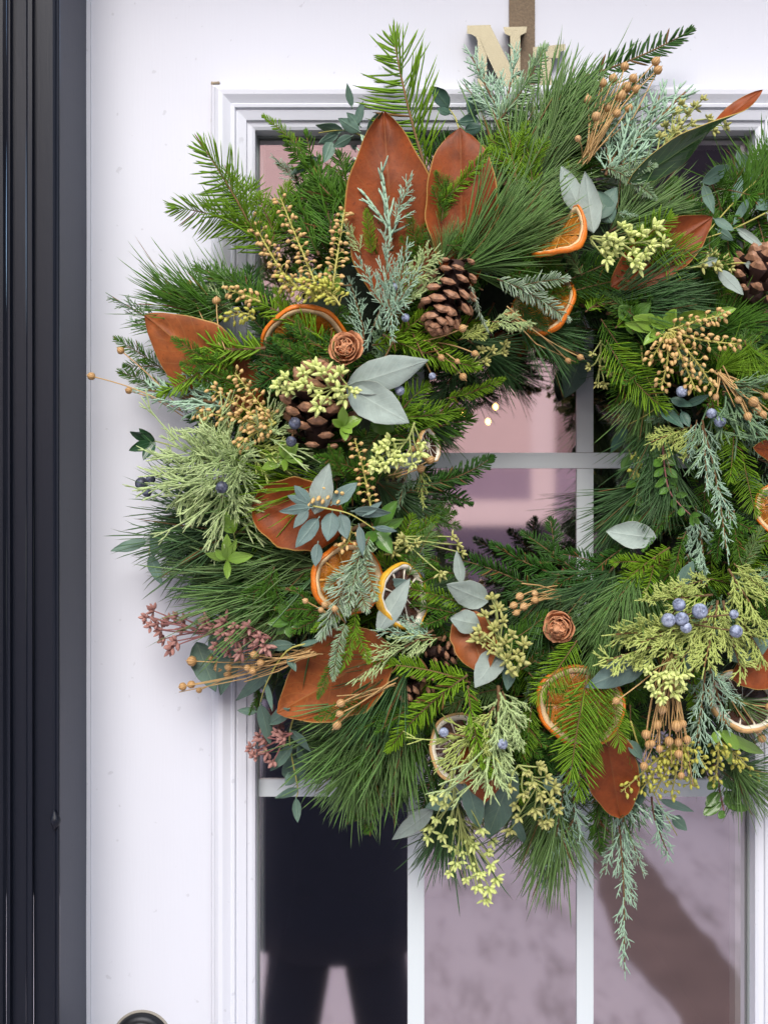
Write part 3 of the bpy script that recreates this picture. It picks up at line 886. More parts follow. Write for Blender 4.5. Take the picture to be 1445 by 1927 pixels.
FIRS = {}
for v in range(4):
    FIRS['fir%d' % v] = (lambda v=v: gen_fir(100 + v, 0.10, 0.0155, 0.0017, 11, 0.66, 64, (0, 2, 3, 1)[v]), 0.10)
    FIRS['thick%d' % v] = (lambda v=v: gen_fir(200 + v, 0.10, 0.0155, 0.0020, 8, 0.7, 60, (0, 0, 2, 0)[v], 0.0008), 0.10)
    FIRS['doug%d' % v] = (lambda v=v: gen_fir(300 + v, 0.10, 0.032, 0.0016, 7.5, 0.92, 63, (0, 0, 2, 0)[v]), 0.10)
    FIRS['thin%d' % v] = (lambda v=v: gen_fir(400 + v, 0.10, 0.021, 0.0013, 12, 0.6, 58, (1, 0, 3, 2)[v]), 0.10)
    FIRS['pine%d' % v] = (lambda v=v: gen_pine(500 + v, 0.11, 190, 0.08, (9, 12, 15, 10)[v], 0.00105), 0.11)
    FIRS['brush%d' % v] = (lambda v=v: gen_pine(600 + v, 0.12, 210, 0.065, (11, 14, 17, 12)[v], 0.00105, stem=0.5), 0.12)
    FIRS['cyp%d' % v] = (lambda v=v: gen_cypress(700 + v, 0.11, 0.00138, 0.046, 15, 36, 0.013, 0.0058, 0.5), 0.12)
    FIRS['jun%d' % v] = (lambda v=v: gen_cypress(800 + v, 0.09, 0.00155, 0.05, 14, 34, 0.015, 0.0050, 0.65, True), 0.10)
    FIRS['long%d' % v] = (lambda v=v: gen_cypress(900 + v, 0.20, 0.00125, 0.042, 24, 28, 0.011, 0.0058, 0.6), 0.21)
    FIRS['cord%d' % v] = (lambda v=v: gen_cordbunch(1000 + v), 0.05)
NAMES = {'fir': 'fir_sprig', 'thi': 'fir_sprig', 'dou': 'fir_sprig', 'pin': 'pine_sprig', 'bru': 'pine_sprig', 'cyp': 'cypress_sprig', 'jun': 'juniper_sprig', 'lon': 'cypress_sprig', 'cor': 'juniper_sprig'}
def sprig(key, mat, b, t, roll=0.0, label=None, sx=1.0):
    gen, L = FIRS[key]
    st, nb = sprig_mesh(key, gen, mat)
    Mx = frame_mat(P(*b), P(*t), roll, L, sx)
    o = put(NAMES[key[:3]], st, Mx, None, label)
    put('foliage' if key[:3] in ('cyp', 'jun', 'lon', 'cor') else 'needles', nb, ID, o, None, 'stuff')
    return o

# ---- leaves
def leaf(name, b, t, wpx, mats, roll=0.0, label=None, parent=None, **kw):
    B, T = P(*b), P(*t)
    L = (T - B).length
    bend = kw.get('bend', 0.0)
    # arc length so that the chord reaches the tip
    k = 1.0
    if abs(bend) > 1e-3: k = bend / (2 * math.sin(bend / 2))
    mb = leaf_mb(L * k, wpx * S * (DC - b[2] * .001) / DC, **kw)
    me = mb.mesh(name, [M[x] for x in mats])
    Mx = frame_mat(B, T, roll)
    if abs(bend) > 1e-3: Mx = Mx @ Matrix.Rotation(-bend / 2, 4, 'X')
    return put(name, me, Mx, None, label) if parent is None else put(name, me, parent.matrix_basis.inverted() @ WI @ Mx, parent, label)
def magnolia(b, t, w, roll=0.0, label=None, light=False, **kw):
    d = dict(p=0.95, q=0.72, cup=0.16, thick=0.0008, ridge=0.0008, nu=22, wav=0.04, curl=0.07)
    d.update(kw)
    return leaf('magnolia_leaf', b, t, w, ('mag_light' if light else 'mag', 'mag_top', 'mag_edge'), roll, label, **d)
def euc(b, t, w, mat='euc', roll=0.0, label=None, parent=None, **kw):
    d = dict(p=0.8, q=0.85, cup=rnd.uniform(-.1, .3), thick=0.0004, ridge=0.0002, nu=12, wav=0.03, twist=rnd.uniform(-.5, .5))
    d.update(kw)
    return leaf('eucalyptus_leaf' if parent is None else 'leaf', b, t, w, (mat, mat, mat), roll, label, parent, **d)

def stem_part(name, pts, rad, mat, label=None, n=6):
    """a twig through photo points (px,py,mm): a part with its own mesh"""
    W_ = [P(*p) for p in pts]
    o0 = W_[0]
    sm = smooth_pts(W_, 5)
    mb = MB(); k = len(sm)
    mb.tube([p - o0 for p in sm], [rad * (1 - .5 * i / (k - 1)) for i in range(k)], n)
    return put(name, mb.mesh(name, [M[mat]]), Matrix.Translation(o0), None, label)
def smooth_pts(pts, sub=5):
    if len(pts) < 3: return [pts[0].lerp(pts[-1], i / 4) for i in range(5)]
    out = []
    for i in range(len(pts) - 1):
        p0 = pts[max(i - 1, 0)]; p1 = pts[i]; p2 = pts[i + 1]; p3 = pts[min(i + 2, len(pts) - 1)]
        for j in range(sub):
            t = j / sub
            out.append(0.5 * ((2 * p1) + (p2 - p0) * t + (2 * p0 - 5 * p1 + 4 * p2 - p3) * t * t + (3 * p1 - p0 - 3 * p2 + p3) * t ** 3))
    out.append(pts[-1])
    return out

def euc_twig(pts, leaves, mat, label=None, smat='stem_yel', rad=0.0009, name='eucalyptus_sprig'):
    o = stem_part(name, pts, rad, smat, label)
    for (b, t, w, roll) in leaves:
        euc(b, t, w, mat, roll, None, o, stalk=0.002)
    return o
def auto_twig(pts, n, ll, w, mat, label=None, smat='stem_yel', spread=48, seed=1, name='eucalyptus_sprig', rad=0.0009, **kw):
    """leafy twig with leaves in alternating pairs, measured in photo pixels"""
    r = random.Random(seed)
    o = stem_part(name, pts, rad, smat, label)
    pp = [Vector(p) for p in pts]
    for i in range(n):
        s = (i + .6) / n
        f = s * (len(pp) - 1); k = min(int(f), len(pp) - 2)
        q = pp[k].lerp(pp[k + 1], f - k); d = (pp[k + 1] - pp[k]); d.z *= 2; d = Vector((d.x, d.y)).normalized()
        for sd in ((1, -1) if i < n - 1 else (1, -1, 0)):
            a = R(sd * (spread + r.gauss(0, 12)))
            dd = Vector((d.x * math.cos(a) - d.y * math.sin(a), d.x * math.sin(a) + d.y * math.cos(a)))
            l2 = ll * r.uniform(.72, 1.1) * (1 - .3 * s)
            euc((q.x, q.y, q.z), (q.x + dd.x * l2, q.y + dd.y * l2, q.z + r.uniform(-6, 10)), w * r.uniform(.8, 1.1) * (1 - .25 * s), mat, r.gauss(0, 28), None, o, stalk=0.0015, bend=r.uniform(-.5, .5), nu=8, **kw)
    return o

# ---- cones
def scale_mesh():
    mb = MB()
    # along +X, width along Y, thickness Z
    def sec(x, w, zt, zb, m_):
        return [mb.vert((x, -w, (zt + zb) / 2)), mb.vert((x, -w * .45, zt)), mb.vert((x, w * .45, zt)), mb.vert((x, w, (zt + zb) / 2)), mb.vert((x, w * .45, zb)), mb.vert((x, -w * .45, zb))]
    s = [sec(0, .10, .03, -.03, 0), sec(.5, .24, .05, -.02, 0), sec(.74, .40, .12, -.05, 0), sec(.84, .44, .25, -.06, 1), sec(1.0, .22, .24, -.02, 1)]
    for k, (a, b) in enumerate(zip(s[:-1], s[1:])):
        for j in range(6): mb.face((a[j], a[(j + 1) % 6], b[(j + 1) % 6], b[j]), 1 if k >= 3 else 0)
    e = mb.vert((1.09, 0, .12))
    for j in range(6): mb.face((s[-1][j], s[-1][(j + 1) % 6], e), 1)
    return mb.mesh('cone_scale', [M['cone_in'], M['cone_tip']], False)
SCALE = scale_mesh()
def pine_cone(c, tip, wpx, label, n=50, seed=1, openness=1.0, lpx=None):
    """c: base pixel+depth, tip: pixel+depth of the apex"""
    r = random.Random(seed)
    B, T = P(*c), P(*tip)
    L = (T - B).length; W = wpx * S * .9
    mb = MB()
    pts = [Vector((0, L * s * .95, 0)) for s in (.08, .25, .5, .75, 1)]
    mb.tube(pts, [W * .14, W * .17, W * .15, W * .11, W * .04], 8)
    core = put('pine_cone', mb.mesh('cone_core', [M['cone_in']]), frame_mat(B, T, r.uniform(0, 90)), None, label)
    for i in range(n):
        s = (i + .5) / n
        y = L * (0.02 + 0.93 * s)
        rad = W / 2 * (math.sin(math.pi * (0.20 + 0.74 * s)) ** 0.8)
        a = i * 2.39996
        up = R(12 + 52 * s + r.gauss(0, 5)) * openness
        d = Vector((math.cos(a) * math.cos(up), math.sin(up), math.sin(a) * math.cos(up)))
        tang = Vector((-math.sin(a), 0, math.cos(a)))
        nn = d.cross(tang) * -1
        if nn.y < 0: nn = -nn
        tang = nn.cross(d)
        k = rad * r.uniform(.93, 1.05); kw = W * .26 * (0.75 + .5 * math.sin(math.pi * s))
        o = Vector((0, y, 0))
        Mx = Matrix(((d.x * k, tang.x * kw, nn.x * kw, o.x), (d.y * k, tang.y * kw, nn.y * kw, o.y), (d.z * k, tang.z * kw, nn.z * kw, o.z), (0, 0, 0, 1)))
        put('scale', SCALE, Mx, core)
    return core
def petal_mesh():
    mb = MB(); rows = []
    nu, nv = 4, 6
    for i in range(nu + 1):
        s = i / nu; row = []
        for j in range(nv + 1):
            c = j / nv * 2 - 1
            w = .55 * math.sin(math.pi * (.25 + .5 * s)) ** .8
            wv = .04 * math.sin(c * 9) * s
            row.append((mb.vert((s * (1 - .12 * c * c * s) + wv, c * w, .30 * s * s + .18 * c * c)), mb.vert((s * (1 - .12 * c * c * s) + wv, c * w, .30 * s * s + .18 * c * c - .045))))
        rows.append(row)
    for a, b in zip(rows[:-1], rows[1:]):
        for j in range(nv):
            mb.face((a[j][0], b[j][0], b[j + 1][0], a[j + 1][0])); mb.face((a[j][1], a[j + 1][1], b[j + 1][1], b[j][1]))
    for j in range(nv): mb.face((rows[-1][j][0], rows[-1][j][1], rows[-1][j + 1][1], rows[-1][j + 1][0]))
    return mb.mesh('rose_petal', [M['rose']])
PETAL = petal_mesh()
def cedar_rose(c, tip, wpx, label, n=30, seed=3):
    r = random.Random(seed)
    B, T = P(*c), P(*tip); W = wpx * S; L = (T - B).length
    mb = MB(); mb.tube([Vector((0, L * s, 0)) for s in (-.3, 0, .5, .8)], [W * .1, W * .22, W * .16, W * .05], 8)
    core = put('cedar_rose', mb.mesh('rose_core', [M['rose']]), frame_mat(B, T), None, label)
    for i in range(n):
        s = i / n                                  # 0 outer, 1 inner
        a = i * 2.39996
        up = R(18 + 66 * s + r.gauss(0, 4))
        d = Vector((math.cos(a) * math.cos(up), math.sin(up), math.sin(a) * math.cos(up)))
        tang = Vector((-math.sin(a), 0, math.cos(a)))
        nn = tang.cross(d)
        if nn.y < 0: nn = -nn
        tang = nn.cross(d)
        k = W / 2 * (1.0 - .42 * s) * r.uniform(.93, 1.06)
        o = Vector((0, L * (.05 + .35 * s), 0))
        Mx = Matrix(((d.x * k, tang.x * k, nn.x * k, o.x), (d.y * k, tang.y * k, nn.y * k, o.y), (d.z * k, tang.z * k, nn.z * k, o.z), (0, 0, 0, 1)))
        put('scale', PETAL, Mx, core)
    return core

# ---- citrus slices
def citrus(c, rx, label, normal=(0, -1, 0), kind='orange', seed=1, thick=0.0045, warp=0.12, nseg=10, spin=0):
    r = random.Random(seed)
    O = P(*c); Rr = rx * S * (DC - c[2] * .001) / DC
    nz = Vector(normal).normalized()
    xx = Vector((0, 0, 1)).cross(nz)
    if xx.length < .01: xx = Vector((1, 0, 0))
    xx.normalize(); yy = nz.cross(xx)
    Mx = Matrix(((xx.x, yy.x, nz.x, O.x), (xx.y, yy.y, nz.y, O.y), (xx.z, yy.z, nz.z, O.z), (0, 0, 0, 1))) @ Matrix.Rotation(R(spin), 4, 'Z')
    ph = r.uniform(0, 6)
    def wz(a, q): return warp * Rr * q * q * (math.sin(2 * a + ph) * .7 + .4 * math.sin(3 * a + ph * 2))
    def wr(a): return 1 + .045 * math.sin(2 * a + ph) + .03 * math.sin(3 * a + ph * 3) + .015 * math.sin(7 * a + ph)
    def ring(profile, mat, name, parent, Mloc):
        mb = MB(); n = 56; rows = []
        for k in range(n):
            a = 2 * math.pi * k / n
            rows.append([mb.vert((math.cos(a) * q * Rr * wr(a), math.sin(a) * q * Rr * wr(a), z * thick + wz(a, q) + thick * .08 * math.sin(a * 13 + z * 5))) for q, z in profile])
        m_ = len(profile)
        for k in range(n):
            for j in range(m_):
                mb.face((rows[k][j], rows[(k + 1) % n][j], rows[(k + 1) % n][(j + 1) % m_], rows[k][(j + 1) % m_]))
        return put(name, mb.mesh(name, [mat]), Mloc, parent, None)
    rindm = M['rind'] if kind == 'orange' else M['rind_lemon']
    pithm = M['pith'] if kind == 'orange' else M['pith_white']
    if kind == 'pale': rindm = M['rind_pale']; pithm = M['pith_white']
    root = ring([(.93, .5), (.97, .55), (1.0, .3), (1.01, 0), (1.0, -.3), (.97, -.55), (.93, -.5), (.945, 0)], rindm, 'citrus_slice', None, Mx)
    if label: root['label'] = label
    ring([(.80, .18), (.86, .42), (.928, .49), (.94, 0), (.928, -.49), (.86, -.42), (.80, -.18)], pithm, 'pith', root, ID)
    # membrane spokes and centre
    mb = MB()
    for k in range(nseg):
        a = 2 * math.pi * k / nseg
        pts = [Vector((math.cos(a) * q * Rr, math.sin(a) * q * Rr, wz(a, q))) for q in (.05, .3, .6, .84)]
        mb.tube(pts, [thick * .16, thick * .09, thick * .09, thick * .2], 5)
    mb.blob(Vector((0, 0, -thick * .35)), Vector((0, 0, 1)), thick * .7, Rr * .16, 8, 4)
    put('membrane', mb.mesh('membrane', [M['membrane'] if kind == 'orange' else pithm]), ID, root)
    pm = M['pulp'] if kind == 'orange' else M['pulp_dark']
    for k in range(nseg):
        a0 = 2 * math.pi * (k + .06) / nseg; a1 = 2 * math.pi * (k + .94) / nseg
        mb = MB(); top, bot = [], []
        nu, nv = 5, 5
        for i in range(nu + 1):
            q = .10 + .73 * i / nu
            rt, rb = [], []
            for j in range(nv + 1):
                a = a0 + (a1 - a0) * j / nv
                e = min(i / nu, 1 - i / nu, j / nv, 1 - j / nv)
                z = thick * (-.05 + .14 * min(1, e * 4)) + r.gauss(0, thick * .12)
                qq = q - (.05 * abs(j / nv * 2 - 1) ** 3 if i == nu else 0)
                x, y = math.cos(a) * qq * Rr * wr(a), math.sin(a) * qq * Rr * wr(a)
                rt.append(mb.vert((x, y, z + wz(a, q)))); rb.append(mb.vert((x, y, -abs(z) + wz(a, q) - .0002)))
            top.append(rt); bot.append(rb)
        for i in range(nu):
            for j in range(nv):
                mb.face((top[i][j], top[i + 1][j], top[i + 1][j + 1], top[i][j + 1])); mb.face((bot[i][j], bot[i][j + 1], bot[i + 1][j + 1], bot[i + 1][j]))
        put('segment', mb.mesh('segment', [pm]), ID, root)
    return root

# ---- pods, berries, seeds
def pod_mesh(seed):
    r = random.Random(seed)
    mb = MB(); rnd.seed(seed)
    mb.blob(Vector((0, 0, 0)), Vector((0, 1, 0)), 1.12, 1.0, 20, 9, prof=lambda s: math.sin(math.pi * s ** .9) ** .55 * (1 if s < .85 else .9), ridges=1, amp=-.13)
    mb.blob(Vector((0, 1.02, 0)), Vector((0, 1, 0)), .32, .22, 6, 3, prof=lambda s: 1 - s)
    for k in range(5):
        a = k * 1.2566
        d = Vector((math.cos(a), -.05, math.sin(a)))
        mb.needle(Vector((0, .04, 0)), d * .7 + Vector((0, .35, 0)), Vector((0, 1, 0)), .5, .2, .05, Vector((0, .3, 0)))
    return mb.mesh('pod', [M['flax']])
PODS = [pod_mesh(k) for k in range(3)]
def flax(root_pt, pods, label=None, rad=0.00055, extra=0):
    """pods: (px,py,mm,size_px). Stems run from the root point to each pod"""
    O = P(*root_pt)
    mb = MB(); infos = []
    for i, (x, y, d, sz) in enumerate(pods):
        T = P(x, y, d)
        v = T - O
        side = v.orthogonal().normalized(); side.rotate(Quaternion(v.normalized(), rnd.uniform(0, 6.28)))
        pts = [O + v * s + side * (v.length * .05 * math.sin(math.pi * s)) + Vector((0, 0, -v.length * .05 * s * s * 0)) for s in (0, .2, .4, .6, .8, 1)]
        off = Vector((rnd.gauss(0, .003), rnd.gauss(0, .002), rnd.gauss(0, .003)))
        pts = [p + off * (1 - k / 5) for k, p in enumerate(pts)]
        dr = (pts[-1] - pts[-2]).normalized()
        R_ = sz * S * .84 * (DC - d * .001) / DC
        pts[-1] = T - dr * R_ * .5
        mb.tube([p - O for p in smooth_pts(pts, 3)], lambda s: rad, 5)
        infos.append((T, dr, R_))
    for k in range(extra):
        x, y, d, sz = rnd.choice(pods); T = P(x + rnd.gauss(0, 14), y + rnd.gauss(0, 14), d - 4)
        mb.tube([Vector((0, 0, 0)), (T - O) * .5 + Vector((rnd.gauss(0, .003), 0, rnd.gauss(0, .003))), (T - O)], lambda s: rad * .9, 5)
    o = put('flax_bunch', mb.mesh('flax_stems', [M['stem_tan']]), Matrix.Translation(O), None, label)
    for k, (T, dr, R_) in enumerate(infos):
        q = Vector((0, 1, 0)).rotation_difference(dr).to_matrix().to_4x4()
        Mx = Matrix.Translation(T - O - dr * R_ * .5) @ q @ Matrix.Rotation(rnd.uniform(0, 6), 4, 'Y') @ Matrix.Diagonal((R_, R_ * rnd.uniform(.9, 1.05), R_, 1))
        put('pod', PODS[k % 3], Mx, o)
    return o
def berry_mesh():
    mb = MB(); mb.blob(Vector((0, -.5, 0)), Vector((0, 1, 0)), 1, 1, 16, 10, prof=lambda s: math.sqrt(max(0, 1 - (2 * s - 1) ** 2)))
    mb.blob(Vector((0, .47, 0)), Vector((0, 1, 0)), .07, .18, 6, 3)
    return mb.mesh('berry', [M['berry']]), mb.mesh('berry', [M['berry_dark']])
BERRY, BERRY_DARK = berry_mesh()
def berries(pts, label=None, dark_=False):
    """cluster of berries on a short twig"""
    O = P(pts[0][0], pts[0][1], pts[0][2] - 14)
    mb = MB()
    for (x, y, d, sz) in pts: mb.tube([Vector((0, 0, 0)), (P(x, y, d) - O) * .6, P(x, y, d) - O], [.0007] * 3, 5)
    o = put('juniper_berries', mb.mesh('berry_twig', [M['twig']]), Matrix.Translation(O), None, label)
    for (x, y, d, sz) in pts:
        k = sz * S
        q = Quaternion((rnd.gauss(0, 1), rnd.gauss(0, 1), rnd.gauss(0, 1), rnd.gauss(0, 1))).normalized().to_matrix().to_4x4()
        put('berry', BERRY_DARK if dark_ else BERRY, Matrix.Translation(P(x, y, d) - O) @ q @ Matrix.Scale(k, 4), o)
    return o
def seed_cluster_mesh(mat, seed, n=8, L=0.0100, W=0.0034):
    rnd.seed(seed); mb = MB()
    for i in range(n):
        a = i * 2.4; e = R(18 + 78 * i / n)
        d = Vector((math.cos(a) * math.sin(e), math.cos(e), math.sin(a) * math.sin(e)))
        l2 = L * rnd.uniform(.6, 1.15)
        mb.blob(Vector((0, 0, 0)), d, l2, W * rnd.uniform(.85, 1.1), 6, 5, prof=lambda s: (.28 + .1 * s if s < .35 else (1.0 if s < .7 else .72)))
    return mb.mesh('seed_cluster', [M[mat]], False)
SEEDS = {m: [seed_cluster_mesh(m, 40 + k, (6, 8, 7)[k]) for k in range(3)] for m in ('seed', 'seed_dull', 'seed_pink')}
def seed_sprig(path, clusters, mat='seed', smat='stem_green', size=1.0, label=None):
    """path: stem photo points; clusters: (px,py,mm) heads branching off the stem's nearest point"""
    O = P(*path[0]); mb = MB()
    sm = smooth_pts([P(*p) for p in path], 6)
    mb.tube([p - O for p in sm], lambda s: 0.0011 * (1 - .4 * s), 6)
    heads = []
    for c in clusters:
        T = P(*c)
        k = min(range(len(sm)), key=lambda i: (sm[i] - T).length)
        k = max(0, k - 3)
        A = sm[k]
        mid = A.lerp(T, .55) + Vector((rnd.gauss(0, .0015), rnd.gauss(0, .0015), rnd.gauss(0, .0015)))
        mb.tube([p - O for p in smooth_pts([A, mid, T], 3)], lambda s: 0.0008 * (1 - .3 * s), 5)
        heads.append((T, (T - mid).normalized() if (T - mid).length > 1e-5 else Vector((0, -1, 0))))
    o = put('seeded_eucalyptus_sprig', mb.mesh('seed_stem', [M[smat]]), Matrix.Translation(O), None, label)
    for i, (T, d) in enumerate(heads):
        d = (d + Vector((0, -.55, 0))).normalized()
        q = Vector((0, 1, 0)).rotation_difference(d).to_matrix().to_4x4()
        put('seed_cluster', SEEDS[mat][i % 3], Matrix.Translation(T - O) @ q @ Matrix.Rotation(rnd.uniform(0, 6), 4, 'Y') @ Matrix.Scale(size * rnd.uniform(.85, 1.15), 4), o)
    return o
def raceme(path, nb_, width=16, mat='bud', smat='stem_yel', label=None, size=1.0):
    """heath-like flower spike: small beads on curved stalks all along the stem"""
    O = P(*path[0]); st, mb = MB(), MB()
    sm = smooth_pts([P(*p) for p in path], 8)
    st.tube([p - O for p in sm], lambda s: 0.0011 * (1 - .5 * s), 6)
    for i in range(nb_):
        s = .08 + .9 * i / nb_
        p, d = at_curve(sm, s)
        v = (CAMV - p).normalized(); x = d.cross(v).normalized(); v = x.cross(d)
        a = i * 2.4 + rnd.gauss(0, .4)
        o = x * math.cos(a) + v * (math.sin(a) * .8 + .25)
        ln = width * S * (1 - .35 * s) * rnd.uniform(.7, 1.2)
        q = p + (d * .35 + o).normalized() * ln
        mid = p.lerp(q, .5) + d * ln * .25
        st.tube([p - O, mid - O, q - O], [.0005, .00045, .0006], 4)
        bd = (o * .6 + d * .5 + Vector((0, 0, -.5))).normalized()
        mb.blob(q - O - bd * .0008, bd, 0.0055 * size * rnd.uniform(.75, 1.1), 0.0033 * size * rnd.uniform(.8, 1.1), 6, 5, prof=lambda s: math.sin(math.pi * s ** .8) ** .7)
    oo = put('heath_spike', st.mesh('spike_stem', [M[smat]]), Matrix.Translation(O), None, label)
    put('buds', mb.mesh('spike_buds', [M[mat]]), ID, oo, None, 'stuff')
    return oo
# ================================================================ wreath: layout
def surf(x, y):
    r = math.hypot(x - HX, y - HY); u = (r - 415) / 275.0
    return 38 + 80 * math.sqrt(max(0.0, 1 - u * u))
def q(x, y, off=0.0):
    return (x, y, surf(x, y) + off)
# moss ring: near-black colour stands in for the shaded depths of the wreath
mb = MB()
rows = []
nA, nB = 72, 12
for i in range(nA):
    a = 2 * math.pi * i / nA
    row = []
    for j in range(nB):
        b = 2 * math.pi * j / nB
        rr = (115 + 14 * math.sin(a * 5 + b) + rnd.uniform(-8, 8))
        rad = (400 + rr * math.cos(b)) * S
        row.append(mb.vert((rad * math.cos(a), -(34 + 28 * math.sin(b)) * .001, rad * math.sin(a))))
    rows.append(row)
for i in range(nA):
    for j in range(nB):
        mb.face((rows[i][j], rows[(i + 1) % nA][j], rows[(i + 1) % nA][(j + 1) % nB], rows[i][(j + 1) % nB]))
put('moss_ring', mb.mesh('moss_ring', [M['moss']]), Matrix.Translation(P(HX, HY, 0)))

# ---- background fill
fr = random.Random(77)
def fill(n, rmin, rmax, lmin, lmax, dep, outward, keys, mats, spread=40, inward=False, amin=0, amax=360, dtip=-18, avoid=()):
    k = 0
    while k < n:
        a = R(fr.uniform(amin, amax)); r = fr.uniform(rmin, rmax)
        x, y = HX + r * math.cos(a), HY - r * math.sin(a)
        if x > 1600: continue
        k += 1
        base_dir = a + (math.pi if inward else 0) + R(fr.gauss(outward, spread))
        L = fr.uniform(lmin, lmax)
        tx, ty = x + L * math.cos(base_dir), y - L * math.sin(base_dir)
        if inward and math.hypot(tx - HX, ty - HY) < 225: 
            tx, ty = x + .25 * L * math.cos(base_dir), y - .5 * L * math.sin(base_dir)
        if math.hypot(tx - HX, ty - HY) < 215: continue
        if any(math.hypot((x + tx) / 2 - ax, (y + ty) / 2 - ay) < ar for ax, ay, ar in avoid): continue
        key = fr.choice(keys) + str(fr.randrange(4)); mat = fr.choice(mats)
        d0 = surf(x, y) * dep
        sprig(key, mat, (x, y, max(14, d0)), (tx, ty, max(14, d0 + dtip + fr.uniform(-8, 14))), fr.gauss(0, 30))
fill(70, 330, 470, 150, 240, 0.35, 0, ['fir', 'fir', 'thin', 'brush'], ['fir_dark', 'fir', 'pine_dark'], 35)
fill(30, 370, 450, 110, 150, 0.45, 0, ['fir', 'thin'], ['fir_dark', 'fir'], 30, inward=True)
fill(80, 300, 500, 140, 220, 0.62, 0, ['fir', 'fir', 'thin', 'brush'], ['fir', 'fir_dark', 'pine_dark'], 55)
fill(90, 290, 520, 110, 180, 0.82, 0, ['fir', 'thin', 'thick', 'doug'], ['fir', 'fir', 'fir_bright', 'fir_dark'], 65)
fill(50, 300, 500, 90, 140, 0.97, 0, ['fir', 'thin', 'doug', 'fir'], ['fir', 'fir_bright', 'fir', 'fir_dark'], 80)
fill(30, 310, 490, 90, 140, 0.93, 0, ['cyp', 'jun'], ['juniper_dk', 'juniper_dk', 'blue_cyp'], 70)

AV = [(722, 330, 110), (866, 330, 80), (370, 670, 100), (530, 965, 85), (610, 1290, 110), (885, 1210, 60), (912, 1460, 60), (1160, 1470, 60), (1330, 270, 110), (1260, 470, 80), (845, 555, 85), (595, 760, 90), (655, 655, 55), (1057, 1178, 55), (650, 1090, 85), (755, 1115, 70), (1092, 1330, 80), (1395, 1330, 70), (1045, 590, 60), (725, 735, 90), (1100, 390, 70), (725, 520, 90), (370, 890, 110), (1290, 1190, 150), (1300, 660, 90), (1250, 1380, 90), (870, 1580, 110), (880, 1120, 60), (540, 500, 80), (1335, 900, 60)]
fill(95, 280, 580, 75, 125, 1.08, 0, ['thin', 'fir', 'thin', 'doug'], ['fir', 'fir_bright', 'fir', 'pine'], 75, avoid=AV)
